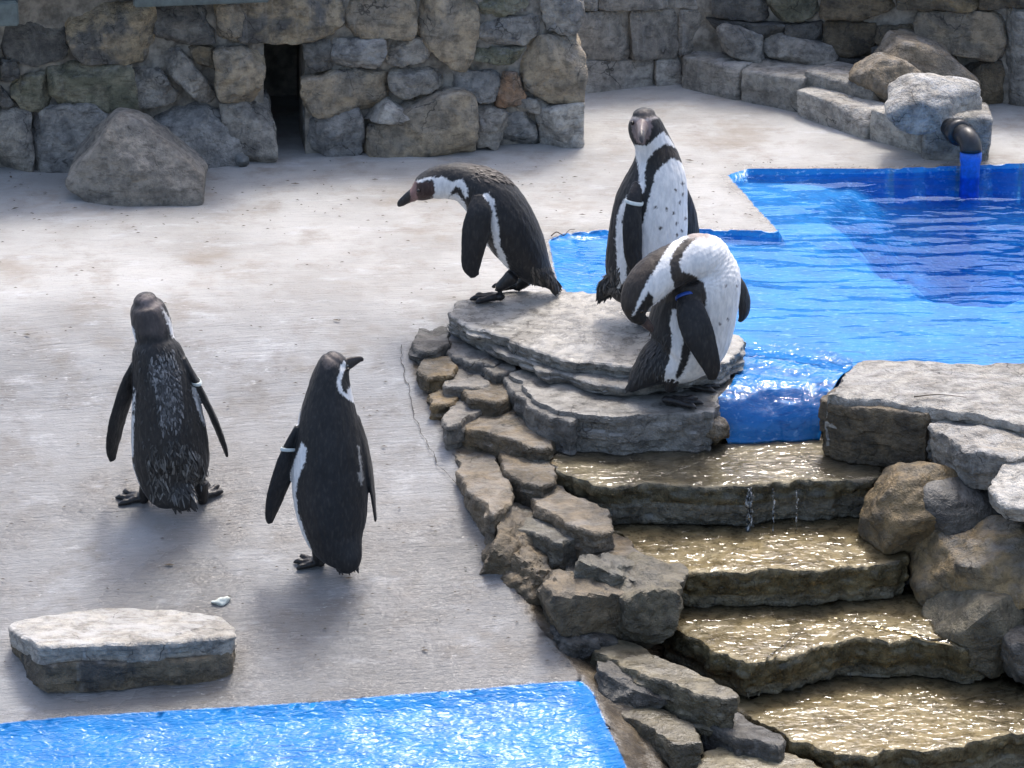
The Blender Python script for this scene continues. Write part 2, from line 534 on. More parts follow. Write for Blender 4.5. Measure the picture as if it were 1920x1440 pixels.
# upper pool: a painted beach on the left that shelves into a deep basin on the right
deep_line = np.array([onz(x, y, -0.2)[:2] for x, y in [(1365, 325), (1420, 372), (1440, 440), (1500, 500), (1560, 590), (1700, 640), (1950, 660), (2600, 680)]])
beach = np.array([onz(x, y, -0.012)[:2] for x, y in [(1030, 440), (1048, 520), (1110, 600), (1200, 670)]])
db = seg_sdf(XY, beach, closed=False)
deep_line = smooth_poly(deep_line, 60, closed=False)
deep_poly = np.vstack([deep_line, [onz(2600, 200, 0)[:2]], [onz(1365, 200, 0)[:2]]])
dd = seg_sdf(XY, deep_poly)
sst = lambda x: np.clip(x, 0, 1) ** 2 * (3 - 2 * np.clip(x, 0, 1))
deepf = sst((np.where(dd < 0, 1, -1) * seg_sdf(XY, deep_line, closed=False) + 0.22 * fbm(N3 * 2.6 + 31, 4)) / 0.7) * (0.25 + 0.75 * sst(-dP / 0.40))
zp = -0.008 - 0.022 * np.clip(db / 0.22, 0, 1) - 0.018 * np.clip((db - 0.15) / 0.6, 0, 1) - 0.42 * deepf
zp = zp + 0.006 * fbm(N3 * 5 + 3, 3)
edge = np.clip(-dP / 0.022, 0, 1) ** 0.6
z = np.where(dP < 0, z * (1 - edge) + zp * edge, z)
z = np.where((dP < 0.02) & (dP >= 0), z - 0.006 * (1 - dP / 0.02), z)
# lower basin dips a little under its paint edge, thin water ripples
lm = np.clip(-dL / 0.05, 0, 1)
z = z - 0.012 * lm + lm * 0.004 * fbm(N3 * [9, 26, 1], 3)
# bed under the cascade sinks
bm_ = np.clip(-dB / 0.10, 0, 1) * (dP > 0)
z = z + 0.05 * np.exp(-((dB + 0.10) / 0.07) ** 2) * (dP > 0.05) * np.clip((XY[:, 1] + 0.75) / 0.2, 0, 1) - 0.05 * bm_ - 0.13 * np.clip((-dB - 0.12) / 0.2, 0, 1) * (dP > 0) + bm_ * 0.03 * fbm(N3 * 7, 4)
V = np.c_[XY, z]
nx, ny = len(gx), len(gy)
idx = np.arange(nx * ny).reshape(ny, nx)
F = np.stack([idx[:-1, :-1], idx[:-1, 1:], idx[1:, 1:], idx[1:, :-1]], -1).reshape(-1, 4)
dmin = np.minimum(np.minimum(np.abs(dP), np.abs(dL)), np.abs(dB))
ac = dmin[F[:, 0]] + dmin[F[:, 2]] <= dmin[F[:, 1]] + dmin[F[:, 3]]
F = np.vstack([F[ac][:, [0, 1, 2]], F[ac][:, [0, 2, 3]], F[~ac][:, [0, 1, 3]], F[~ac][:, [1, 2, 3]]])
fc = XY[F].mean(1)
fP, fL, fB = seg_sdf(fc, POOL), seg_sdf(fc, LOW), seg_sdf(fc, BED)
paintd = np.minimum(dP, dL)
which = np.where(fP < 0, 1, np.where(fL < 0, 2, np.where(fB < 0, 3, 0)))
bedattr = np.where(dP < 0, 1.0, dB)
for k, nm in enumerate(['concrete_deck', 'upper_pool_floor', 'lower_pool_floor', 'cascade_bed']):
    f = F[which == k]
    u, inv = np.unique(f, return_inverse=True)
    o = mk(nm, V[u], inv.reshape(-1, 3), M_GROUND, attrs={'paint': paintd[u], 'bed': bedattr[u]})
    tag(o, {'concrete_deck': 'pale brushed concrete deck sloping down as a ramp', 'upper_pool_floor': 'blue painted floor and beach of the upper pool',
            'lower_pool_floor': 'wet blue painted concrete of the lower basin', 'cascade_bed': 'wet brown cement bed under the stone steps'}[nm], kind='structure')

# pool water: a closed body with a rippled top
def water_body():
    xs = np.arange(0.05, 2.6, 0.012)
    ys = np.arange(0.12, 2.35, 0.012)
    X, Y = np.meshgrid(xs, ys)
    A = np.c_[X.ravel(), Y.ravel()]
    d = seg_sdf(A, POOL)
    N = np.c_[A, np.zeros(len(A))]
    amp = np.clip((seg_sdf(A, beach, False) - 0.05) / 0.5, 0.1, 1)
    warp = 0.15 * fbm(N * 2.0, 2)
    zz = WATER_Z + amp * (0.0095 * noise(N * [2.6, 8.5, 1] + np.c_[warp * 2, warp * 3, warp]) + 0.0042 * noise(N * [6, 21, 1] + 5 + np.c_[warp * 4, warp * 5, warp]) + 0.0012 * fbm(N * [17, 44, 1], 2))
    n1, n2 = len(xs), len(ys)
    ix = np.arange(n1 * n2).reshape(n2, n1)
    F = np.stack([ix[:-1, :-1], ix[:-1, 1:], ix[1:, 1:], ix[1:, :-1]], -1).reshape(-1, 4)
    c = A[F].mean(1)
    F = F[seg_sdf(c, POOL) < 0.012]
    # close it: side walls and bottom
    e = {}
    for q in F.tolist():
        for i in range(4):
            a, b = q[i], q[(i + 1) % 4]
            if (b, a) in e: del e[(b, a)]
            else: e[(a, b)] = 1
    V = np.c_[A, zz]
    n = len(V)
    VB = np.c_[A, np.full(len(A), -1.0)]
    FF = F.tolist() + [[b, a, a + n, b + n] for (a, b) in e] + (F[:, ::-1] + n).tolist()
    FF = np.array(FF)
    u, inv = np.unique(FF, return_inverse=True)
    return np.vstack([V, VB])[u], inv.reshape(-1, 4)
wv, wf = water_body()
o = mk('pool_water', wv, wf, M_POOL)
tag(o, 'rippled clear blue water of the upper pool', kind='structure')

# ================================================================== ROCK BUILDERS
_ico = {}
def ico(n):
    if n not in _ico:
        b = bmesh.new()
        bmesh.ops.create_icosphere(b, subdivisions=n, radius=1.0)
        b.verts.ensure_lookup_table()
        _ico[n] = (np.array([v.co[:] for v in b.verts]), np.array([[v.index for v in f.verts] for f in b.faces]))
        b.free()
    return _ico[n]

_seed = [0]
def polytope(center, planes, dims, p=12, sub=4, rough=0.012, freq=9.0, strata=0.0, R=None, chips=0.5):
    """Rock as a soft intersection of half-spaces round a centre, with fractal relief."""
    _seed[0] += 1
    D, F = ico(sub)
    D = D * np.asarray(dims)
    D = D / np.linalg.norm(D, axis=1)[:, None]
    acc = 0
    for n, d in planes:
        n = np.asarray(n, float); n = n / np.linalg.norm(n)
        acc = acc + np.maximum(D @ n / d, 0) ** p
    r = acc ** (-1.0 / p)
    V = D * r[:, None]
    if R is not None:
        V = V @ R.T
        D = D @ R.T
    off = _seed[0] * 13.37
    n1 = fbm(V * freq + off, 4)
    n2 = ridged(V * freq * 1.6 + off + 50, 3) - 0.4
    st = fbm(V * np.array([2.5, 2.5, 26.0]) + off, 3)
    n3 = fbm(V * freq * 4.2 + off + 80, 3)
    V = V + D * (rough * (n1 * 0.9 - chips * np.maximum(n2, 0) * 1.4 + 0.28 * n3) + strata * st)[:, None]
    return V + np.asarray(center), F

def rnd_planes(k, dims, rs, jitter=0.25):
    out = []
    for i in range(k):
        n = np.array([rs.gauss(0, 1), rs.gauss(0, 1), rs.gauss(0, 1)])
        n /= np.linalg.norm(n)
        d = np.sqrt(((n * dims) ** 2).sum()) * (1 - jitter * rs.random())
        out.append((n, d))
    return out

TINTS = {
    'grey': ((0.30, 0.275, 0.235), (0.20, 0.188, 0.168)),
    'pale': ((0.42, 0.40, 0.36), (0.32, 0.30, 0.265)),
    'tan': ((0.33, 0.265, 0.18), (0.23, 0.20, 0.155)),
    'ochre': ((0.25, 0.18, 0.09), (0.15, 0.125, 0.085)),
    'dark': ((0.15, 0.142, 0.125), (0.09, 0.087, 0.08)),
    'darktan': ((0.29, 0.235, 0.155), (0.11, 0.105, 0.095)),
    'green': ((0.22, 0.205, 0.145), (0.13, 0.128, 0.085)),
    'blue': ((0.27, 0.26, 0.24), (0.18, 0.178, 0.17)),
    'red': ((0.32, 0.19, 0.11), (0.24, 0.165, 0.11)),
    'brown': ((0.205, 0.16, 0.10), (0.12, 0.098, 0.066)),
    'wetbrown': ((0.265, 0.232, 0.155), (0.18, 0.158, 0.108)),
    'wetgrey': ((0.25, 0.235, 0.185), (0.155, 0.147, 0.118)),
    'slab': ((0.32, 0.31, 0.285), (0.23, 0.222, 0.205)),
    'concrete': ((0.40, 0.38, 0.335), (0.28, 0.262, 0.228)),
}
def rockprops(o, tint='grey', wet=0.0, lime=0.3, k=1.0):
    a, b = TINTS[tint]
    rs = random.Random(_seed[0] * 7 + 1)
    f = k * (0.9 + 0.2 * rs.random())
    o['tint'] = [c * f for c in a]
    o['tint2'] = [c * f for c in b]
    o['wet'] = float(wet)
    o['lime'] = float(lime)
    return o

def wall_stone(poly, p0, n, tint, parent, proud=0.05, back=0.16, lime=0.15, k=1.0, p=18, sub=4, rough=0.013):
    """One stone of a wall from its outline on the wall plane (p0, unit normal n towards the viewer)."""
    pts = np.array([onplane(x, y, p0, n) for x, y in poly])
    c = pts.mean(0)
    ex = np.cross([0, 0, 1.0], n); ex /= np.linalg.norm(ex)
    uv = np.c_[(pts - c) @ ex, (pts - c)[:, 2]]
    area = 0.5 * sum(uv[i, 0] * uv[(i + 1) % len(uv), 1] - uv[(i + 1) % len(uv), 0] * uv[i, 1] for i in range(len(uv)))
    if area < 0: uv = uv[::-1]
    rs = random.Random(_seed[0] + 99)
    planes = []
    for i in range(len(uv)):
        a, b = uv[i], uv[(i + 1) % len(uv)]
        e = b - a
        m = np.array([e[1], -e[0]]); L = np.linalg.norm(m)
        if L < 1e-5: continue
        m /= L
        d = max(a @ m, 0.012)
        planes.append((np.array([m[0], rs.uniform(-0.12, 0.12), m[1]]), d * (1.08 if p < 30 else 1.02)))
    pr = proud * rs.uniform(0.75, 1.3)
    planes.append((np.array([rs.uniform(-0.18, 0.18), -1, rs.uniform(-0.12, 0.16)]), pr))
    planes.append((np.array([rs.uniform(-0.5, 0.5), -1, rs.uniform(0.0, 0.6)]), pr * 1.22))
    if p < 30:
        for q_ in range(2):
            th_ = rs.uniform(0, 6.28); rr_ = np.abs(uv).max(0)
            v_ = np.array([math.cos(th_), -rs.uniform(0.5, 1.1), math.sin(th_)]); v_ /= np.linalg.norm(v_)
            planes.append((v_, rs.uniform(0.88, 1.05) * math.sqrt((v_[0] * rr_[0]) ** 2 + (v_[1] * pr) ** 2 + (v_[2] * rr_[1]) ** 2)))
    planes.append((np.array([0, 1, 0]), back))
    R = np.c_[ex, -np.asarray(n), [0, 0, 1.0]]
    ext = np.abs(uv).max(0)
    V, F = polytope(c, planes, (ext[0], max(pr, 0.05), ext[1]), p=p, sub=sub, rough=rough, freq=11.0, strata=0.0025, R=R, chips=0.9)
    V[:, 2] = np.maximum(V[:, 2], -0.03)
    o = mk('stone', V, F, M_ROCK)
    adopt(o, parent)
    return rockprops(o, tint, 0.0, lime, k)

# ================================================================== LEFT STONE WALL
A0, A1 = onz(0, 312, 0), onz(1088, 262, 0)
dirw = (A1 - A0); dirw /= np.linalg.norm(dirw)
nw = np.array([dirw[1], -dirw[0], 0.0])
wall = empty('stone_wall', (A0 + A1) / 2)
tag(wall, 'rough stone wall of big mortared boulders with a dark doorway', 'wall')
LW = [
 ([(0, 10), (120, 12), (126, 100), (60, 118), (0, 104)], 'dark', 0.03), ([(128, 8), (286, 2), (291, 84), (266, 110), (150, 112), (130, 80)], 'darktan', 0.075),
 ([(292, 8), (400, 5), (402, 76), (296, 82)], 'dark', 0.06), ([(404, 4), (445, 0), (456, 22), (446, 75), (406, 79)], 'tan', 0.06),
 ([(452, -20), (610, -20), (642, 8), (640, 50), (590, 68), (450, 73)], 'darktan', 0.07), ([(644, 2), (660, -20), (772, -20), (777, 48), (765, 62), (662, 62), (650, 46)], 'tan', 0.07),
 ([(780, -24), (896, -24), (892, 60), (880, 112), (864, 126), (838, 118), (800, 84), (780, 60)], 'tan', 0.08), ([(898, -20), (988, -22), (986, 6), (930, 31), (898, 32)], 'green', 0.05),
 ([(893, 36), (1010, 25), (1006, 60), (975, 81), (920, 81), (892, 66)], 'grey', 0.06), ([(998, -22), (1092, -22), (1091, 25), (1072, 54), (1014, 54), (1012, 22)], 'grey', 0.06),
 ([(882, 88), (980, 84), (966, 115), (936, 119), (884, 107)], 'green', 0.045), ([(986, 70), (1064, 57), (1092, 96), (1093, 150), (1086, 181), (1020, 181), (985, 160), (977, 110)], 'tan', 0.09),
 ([(90, 115), (238, 114), (250, 198), (120, 206), (96, 160)], 'green', 0.08), ([(238, 116), (300, 130), (333, 170), (320, 186), (252, 200)], 'grey', 0.07),
 ([(298, 87), (346, 88), (362, 112), (411, 165), (396, 191), (360, 180), (316, 130)], 'grey', 0.075), ([(348, 80), (404, 84), (404, 128), (366, 110)], 'brown', 0.05),
 ([(406, 90), (496, 85), (506, 130), (496, 165), (470, 189), (412, 180), (406, 130)], 'tan', 0.09), ([(0, 110), (30, 112), (35, 136), (0, 152)], 'dark', 0.05),
 ([(20, 140), (85, 130), (102, 180), (70, 206), (40, 196), (14, 170)], 'green', 0.06), ([(0, 156), (16, 172), (40, 200), (0, 200)], 'dark', 0.04),
 ([(560, 75), (619, 70), (620, 126), (576, 131), (562, 100)], 'dark', 0.06), ([(621, 70), (712, 68), (717, 100), (706, 120), (623, 127)], 'blue', 0.065),
 ([(564, 140), (660, 127), (729, 134), (723, 180), (700, 201), (576, 211), (559, 180)], 'tan', 0.08), ([(720, 70), (800, 70), (806, 95), (790, 111), (755, 119), (720, 113)], 'grey', 0.055),
 ([(730, 128), (800, 119), (834, 134), (833, 158), (790, 171), (755, 181), (728, 160)], 'grey', 0.07), ([(836, 130), (936, 127), (943, 150), (922, 190), (896, 186), (842, 152)], 'blue', 0.06),
 ([(943, 135), (966, 131), (984, 165), (976, 190), (942, 196), (928, 190)], 'red', 0.055), ([(690, 232), (800, 172), (866, 160), (887, 180), (884, 250), (879, 302), (750, 308), (688, 282)], 'tan', 0.12),
 ([(884, 190), (946, 200), (951, 236), (926, 271), (886, 269)], 'grey', 0.075), ([(946, 210), (1001, 206), (1005, 266), (938, 271)], 'blue', 0.06),
 ([(1004, 200), (1089, 186), (1089, 250), (1081, 266), (1014, 269)], 'pale', 0.08), ([(963, 180), (1026, 179), (1028, 204), (960, 206)], 'grey', 0.055),
 ([(564, 211), (670, 195), (683, 240), (673, 291), (630, 299), (565, 272)], 'blue', 0.085), ([(412, 190), (511, 185), (521, 220), (516, 291), (496, 309), (450, 302), (424, 240)], 'grey', 0.085),
 ([(292, 196), (380, 190), (440, 226), (452, 270), (442, 312), (380, 320), (326, 312), (290, 232)], 'blue', 0.10), ([(58, 206), (160, 186), (208, 215), (160, 312), (60, 312)], 'blue', 0.09),
 ([(0, 202), (56, 197), (60, 312), (0, 315)], 'grey', 0.075), ([(-120, 190), (-4, 200), (-4, 318), (-130, 318)], 'grey', 0.07), ([(-130, 60), (-4, 60), (-4, 190), (-120, 180)], 'dark', 0.06),
]
for poly, ti, pr in LW:
    poly = [((x - 10, y) if 485 < x < 525 and y > 72 else (x + 9, y) if 555 < x < 582 and y > 72 else (x, y)) for x, y in poly]
    wall_stone(poly, A0, nw, ti, wall, pr, k=1.12, lime=0.3, sub=5 if abs(poly[0][0] - poly[2][0]) > 60 else 4)
# upper course that rises out of the picture
xs0 = -120
rs = random.Random(3)
while xs0 < 1080:
    w_ = rs.uniform(80, 150)
    w_ = min(w_, 1090 - xs0)
    wall_stone([(xs0, -28), (xs0 + w_ - 5, -28), (xs0 + w_ - 6, -92), (xs0 + 4, -88)], A0, nw, rs.choice(['grey', 'tan', 'blue', 'green']), wall, 0.06, sub=3)
    xs0 += w_
# wedge stone sitting proud in the joint
wall_stone([(695, 226), (725, 187), (769, 218), (742, 229)], A0 + nw * 0.075, nw, 'pale', wall, 0.05, 0.1)
# mortar core with the doorway left open
def core_box(name, x0, x1, y0, y1, p0, n, thick, parent, setback=0.02):
    q = [onplane(x, y, p0, n) - n * setback for x, y in ((x0, y1), (x1, y1), (x1, y0), (x0, y0))]
    q[0][2] = min(q[0][2], q[0][2]); Vf = np.array(q)
    Vb = Vf - n * thick
    # subdivide the front for relief
    m1, m2 = 60, 40
    us, vs = np.linspace(0, 1, m1), np.linspace(0, 1, m2)
    G = np.array([(Vf[0] * (1 - u) + Vf[1] * u) * (1 - v) + (Vf[3] * (1 - u) + Vf[2] * u) * v for v in vs for u in us])
    Gd = 0.016 * fbm(G * 14, 3)
    G = G + n * Gd[:, None]
    ix = np.arange(m1 * m2).reshape(m2, m1)
    F = np.stack([ix[:-1, :-1], ix[:-1, 1:], ix[1:, 1:], ix[1:, :-1]], -1).reshape(-1, 4).tolist()
    b = len(G)
    V = np.vstack([G, Vb])
    bot, top, lef, rig = ix[0].tolist(), ix[-1].tolist(), ix[:, 0].tolist(), ix[:, -1].tolist()
    F += [bot[::-1] + [b, b + 1], top + [b + 2, b + 3], lef + [b + 3, b], rig[::-1] + [b + 1, b + 2], [b + 3, b + 2, b + 1, b]]
    o = mk(name, V, F, M_MORTAR, smooth=False)
    return adopt(o, parent)
core_box('mortar', -140, 494, -100, 330, A0, nw, 0.30, wall, -0.012)
core_box('mortar', 572, 1080, -100, 318, A0, nw, 0.26, wall, -0.010)
core_box('mortar', 484, 582, -100, 66, A0, nw, 0.29, wall, 0.025)
# burrow behind the doorway
pk = [onplane(x, y, A0, nw) for x, y in ((476, 320), (590, 312), (590, 60), (476, 60))]
Vb = np.array([p - nw * 0.20 for p in pk] + [p - nw * 0.75 for p in pk]); Vb[[0, 1, 4, 5], 2] = -0.02
o = mk('burrow', Vb, [[0, 4, 5, 1][::-1], [4, 7, 6, 5][::-1], [0, 3, 7, 4][::-1], [1, 5, 6, 2][::-1], [3, 2, 6, 7][::-1]], M_MORTAR, smooth=False)
adopt(o, wall)

# beams of the shelter roof above the wall
def box(name, c, ex, ey, ez, mat, parent=None, bev=0.006):
    b = bmesh.new()
    bmesh.ops.create_cube(b, size=1.0)
    M = Matrix(((ex[0], ey[0], ez[0], c[0]), (ex[1], ey[1], ez[1], c[1]), (ex[2], ey[2], ez[2], c[2]), (0, 0, 0, 1)))
    b.transform(M)
    bmesh.ops.recalc_face_normals(b, faces=b.faces)
    bmesh.ops.bevel(b, geom=list(b.edges), offset=bev, segments=2, affect='EDGES', clamp_overlap=True)
    me = bpy.data.meshes.new(name); b.to_mesh(me); b.free()
    o = bpy.data.objects.new(name, me); COL.objects.link(o); me.materials.append(mat)
    if parent: adopt(o, parent)
    return o
pf = A0 + nw * 0.14
ba, bb = onplane(250, 8, pf, nw), onplane(505, 5, pf, nw)
L = np.linalg.norm(bb - ba)
bz = float(ba[2])
roof = empty('shelter_roof', (ba[0], ba[1], bz))
tag(roof, 'grey painted timber eave over the dark top of the stone wall', 'roof')
ez = np.array([0, 0, 1.0])
dh = np.array([dirw[0], dirw[1], 0.0])
c1 = (ba + bb) / 2 + ez * 0.05 - dh * 0.0
box('fascia_beam', c1, dh * L, -nw * 0.05, ez * 0.10, M_BEAM, roof)
e0, e1 = onplane(-160, 48, pf + nw * 0.10, nw), onplane(36, 48, pf + nw * 0.10, nw)
box('beam_end', (e0 + e1) / 2 + ez * 0.045, dh * np.linalg.norm(e1 - e0), -nw * 0.07, ez * 0.09, M_BEAM, roof)
rw = onplane(-160, 8, pf, nw)
box('soffit_board', (rw + ba) / 2 - nw * 0.06 + ez * 0.09, dh * np.linalg.norm(ba - rw), -nw * 0.20, ez * 0.03, M_BEAM, roof)
box('roof_board', (rw + bb) / 2 - nw * 0.20 + ez * 0.118, dh * np.linalg.norm(bb - rw), -nw * 0.62, ez * 0.02, M_BEAM, roof)

# ================================================================== BACK BLOCK WALL AND RIGHT STONE WALL
B0, B1 = onz(1085, 172, 0), onz(1278, 153, 0)
d2 = (B1 - B0) / np.linalg.norm(B1 - B0); n2 = np.array([d2[1], -d2[0], 0.0])
bw = empty('block_wall', (B0 + B1) / 2)
tag(bw, 'grey squared concrete block wall in the back corner beyond the stone wall', 'wall')
BL = [([(1050, 22), (1178, 21), (1178, 109), (1050, 112)], 'grey'), ([(1181, 21), (1271, 18), (1269, 105), (1181, 108)], 'grey'),
      ([(1050, 114), (1224, 111), (1222, 164), (1050, 176)], 'pale'), ([(1227, 110), (1276, 104), (1276, 160), (1227, 163)], 'pale'),
      ([(1050, -40), (1120, -40), (1120, 18), (1050, 19)], 'grey'), ([(1123, -40), (1252, -40), (1252, 15), (1123, 18)], 'grey'), ([(1255, -40), (1390, -40), (1388, 16), (1255, 15)], 'grey'),
      ([(1274, 18), (1332, 16), (1330, 102), (1272, 104)], 'grey'), ([(1050, -110), (1200, -110), (1200, -43), (1050, -43)], 'grey'), ([(1203, -110), (1390, -110), (1390, -43), (1203, -43)], 'grey')]
for poly, ti in BL:
    wall_stone(poly, B0, n2, ti, bw, 0.022, 0.15, lime=0.6, k=1.0, p=40, rough=0.003)
core_box('mortar', 1040, 1395, -112, 180, B0, n2, 0.2, bw, 0.012)

C0, C1 = onz(1278, 150, 0), onz(1925, 197, 0)
d3 = (C1 - C0) / np.linalg.norm(C1 - C0); n3 = np.array([d3[1], -d3[0], 0.0])
rw_ = empty('rubble_wall', (C0 + C1) / 2)
tag(rw_, 'dark rubble stone wall rising behind the low pool kerb', 'wall')
CL = [([(1340, -20), (1440, -20), (1441, 32), (1400, 36), (1345, 26)], 'dark'), ([(1443, -20), (1532, -20), (1536, 20), (1500, 36), (1443, 33)], 'green'),
      ([(1540, -20), (1682, -20), (1685, 10), (1600, 34), (1545, 30)], 'brown'), ([(1687, -20), (1836, -20), (1832, 14), (1690, 12)], 'ochre'),
      ([(1838, -20), (1960, -20), (1960, 8), (1838, 15)], 'brown'), ([(1547, 38), (1641, 42), (1640, 102), (1600, 106), (1545, 92)], 'brown'),
      ([(1645, 44), (1716, 42), (1722, 76), (1650, 81)], 'brown'), ([(1727, 20), (1884, 20), (1880, 96), (1870, 112), (1800, 100), (1730, 76)], 'tan'),
      ([(1474, 40), (1543, 38), (1542, 96), (1480, 88)], 'dark'), ([(1330, 32), (1470, 40), (1470, 82), (1350, 56)], 'dark'),
      ([(1888, 20), (1990, 20), (1990, 200), (1885, 199)], 'concrete'), ([(1800, 106), (1880, 114), (1880, 197), (1810, 195)], 'brown'),
      ([(1645, 84), (1725, 80), (1795, 106), (1790, 160), (1650, 130)], 'dark'), ([(1360, 60), (1474, 90), (1474, 140), (1360, 110)], 'dark'), ([(1480, 92), (1640, 108), (1640, 160), (1480, 145)], 'dark')]
xs0 = 1330
while xs0 < 2100:
    w_ = rs.uniform(80, 150)
    CL.append(([(xs0, -100), (xs0 + w_ - 5, -100), (xs0 + w_ - 5, -24), (xs0, -24)], rs.choice(['brown', 'dark', 'green'])))
    xs0 += w_
for poly, ti in CL:
    wall_stone(poly, C0, n3, ti, rw_, 0.06, 0.15, lime=0.1, k=0.75)
core_box('mortar', 1282, 2110, -104, 215, C0, n3, 0.22, rw_, -0.01)

# ================================================================== LOW KERB WALL
def kerb_block(name, p_left, p_right, h, depth, tint, parent=None, p=24, lime=0.5, k=1.0, rough=0.008, lean=0.0, wet=0.0, sub=5):
    a, b = np.asarray(p_left), np.asarray(p_right)
    e = b - a; Lx = np.linalg.norm(e); e = e / Lx
    nn = np.array([e[1], -e[0], 0]); nn /= np.linalg.norm(nn)
    c = (a + b) / 2 - nn * depth / 2 + np.array([0, 0, h / 2])
    R = np.c_[e, -nn, [0, 0, 1.0]]
    rs = random.Random(_seed[0])
    j = lambda s=0.06: rs.uniform(-s, s)
    planes = [((1, j(), j()), Lx / 2), ((-1, j(), j()), Lx / 2), ((j(), -1, lean + j()), depth / 2), ((0, 1, 0), depth / 2), ((j(0.04), j(0.08), 1), h / 2), ((0, 0, -1), h / 2 + 0.03),
              ((j(0.3), -1, 1), (depth + h) / 2.9)]
    V, F = polytope(c, planes, (Lx / 2, depth / 2, h / 2), p=p, sub=sub, rough=rough, freq=8.0, strata=0.003, R=R)
    o = mk(name, V, F, M_ROCK)
    rockprops(o, tint, wet, lime, k)
    if parent: adopt(o, parent)
    return o
k0 = onz(1272, 163, 0)
kerb = empty('low_kerb_wall', k0)
tag(kerb, 'low pale concrete and stone kerb wall leading to the pool pipe', 'wall')
kerb_block('block', onz(1272, 163, 0), onz(1385, 188, 0), 0.135, 0.22, 'concrete', kerb, k=0.85)
kerb_block('block', onz(1386, 188, 0), onz(1500, 212, 0), 0.135, 0.22, 'concrete', kerb, k=0.8)
kerb_block('block', onz(1500, 205, 0), onz(1640, 236, 0), 0.15, 0.25, 'concrete', kerb, k=0.85)
kerb_block('block', onz(1486, 216, 0), onz(1625, 262, 0), 0.105, 0.16, 'pale', kerb, p=16)
kerb_block('block', onz(1626, 262, 0), onz(1765, 300, 0), 0.125, 0.20, 'concrete', kerb, p=16)
kerb_block('end_block', onz(1730, 300, 0), onz(1858, 303, 0), 0.175, 0.24, 'concrete', kerb, p=9, k=0.8)

def boulder(name, px, py, zc, wpx, hpx, depth, tint, label=None, extra=(), rot=(0, 0, 0), facets=14, seed=1, p=26, rough=0.016, lime=0.3, wet=0.0, parent=None, k=1.0, sub=5, cat='rock', jitter=0.3, base=None, group=None):
    """Boulder whose middle is at pixel (px,py) at height zc; wpx, hpx its size in the picture; depth in metres."""
    c = onz(px, py, zc)
    s = pxm(c)
    dims = np.array([wpx * s / 2, depth / 2, hpx * s / 2 / cp])
    rs = random.Random(seed)
    R = np.array(Matrix.Rotation(rot[2], 3, 'Z') @ Matrix.Rotation(rot[1], 3, 'Y') @ Matrix.Rotation(rot[0], 3, 'X'))
    planes = [((1, 0, 0), dims[0]), ((-1, 0, 0), dims[0]), ((0, 1, 0), dims[1]), ((0, -1, 0), dims[1]), ((0, 0, 1), dims[2]), ((0, 0, -1), dims[2])]
    planes += rnd_planes(facets, dims, rs, jitter)
    for n, f in extra:
        n = np.asarray(n, float)
        nn = n / np.linalg.norm(n)
        planes.append((nn, f * math.sqrt(((nn * dims) ** 2).sum())))
    V, F = polytope(c, planes, dims, p=p, sub=sub, rough=rough, freq=7.0 / max(dims.max() * 6, 0.6), strata=0.003, R=R)
    if base is not None:
        V[:, 2] = np.maximum(V[:, 2], base)
    o = mk(name, V, F, M_ROCK)
    rockprops(o, tint, wet, lime, k)
    if parent: adopt(o, parent)
    if label: tag(o, label, cat, group)
    return o

boulder('boulder', 1390, 74, 0.20, 130, 52, 0.22, 'dark', 'dark narrow boulder lying on the kerb in the back corner', seed=11, rot=(0, 0.26, 0), k=1.6)
boulder('boulder', 1508, 92, 0.17, 165, 46, 0.24, 'grey', 'flat grey boulder on the low kerb beside the dark narrow boulder', seed=12, rot=(0, 0.18, 0), k=0.9)
boulder('boulder', 1735, 140, 0.14, 245, 115, 0.34, 'tan', 'largest brown rounded boulder behind the pipe, below the rubble wall', seed=13, rot=(0, 0.22, 0), k=0.75, rough=0.02)
boulder('boulder', 1668, 148, 0.17, 150, 78, 0.20, 'tan', 'tan jagged boulder wedged between the kerb and the white topped rock', seed=14, rot=(0, 0.1, 0), k=0.8)
boulder('boulder', 1748, 194, 0.19, 205, 92, 0.22, 'pale', 'white topped boulder sitting directly over the pool pipe', seed=64, rot=(0, 0.10, 0.1), lime=1.0, extra=[((0.5, -0.9, 0.2), 0.8), ((-0.5, -0.2, 0.8), 0.78), ((0.1, -0.6, 0.75), 0.85)], k=0.9, p=12, facets=6, jitter=0.15)

# the big free boulder in front of the wall
boulder('boulder', 258, 296, 0.13, 262, 176, 0.34, 'grey', 'large free grey brown boulder lying on the deck before the stone wall', seed=21, facets=5,
        extra=[((0.55, 0.05, 0.83), 0.64), ((-0.86, -0.05, 0.5), 0.72), ((0.15, -0.8, 0.55), 0.80), ((-0.3, -1, 0.0), 0.9)], rough=0.016, lime=0.3, sub=6, rot=(0, 0.16, 0.05), k=0.85, jitter=0.12, p=20)

# ================================================================== PIPES
def sweep(path, radii, seg=20, cap=True):
    P = np.asarray(path, float)
    T = np.gradient(P, axis=0); T /= np.linalg.norm(T, axis=1)[:, None]
    up = np.array([0.0, 0, 1]) if abs(T[0][2]) < 0.9 else np.array([1.0, 0, 0])
    V, F = [], []
    s = np.cross(T[0], up); s /= np.linalg.norm(s)
    for i in range(len(P)):
        s = s - T[i] * (s @ T[i]); s /= np.linalg.norm(s)
        b = np.cross(T[i], s)
        for j in range(seg):
            a = 2 * math.pi * j / seg
            V.append(P[i] + radii[i] * (math.cos(a) * s + math.sin(a) * b))
    for i in range(len(P) - 1):
        for j in range(seg):
            F.append([i * seg + j, i * seg + (j + 1) % seg, (i + 1) * seg + (j + 1) % seg, (i + 1) * seg + j])
    if cap:
        F.append(list(range(seg))[::-1]); F.append([(len(P) - 1) * seg + j for j in range(seg)])
    return np.array(V), F
pe = onz(1822, 262, 0.125)
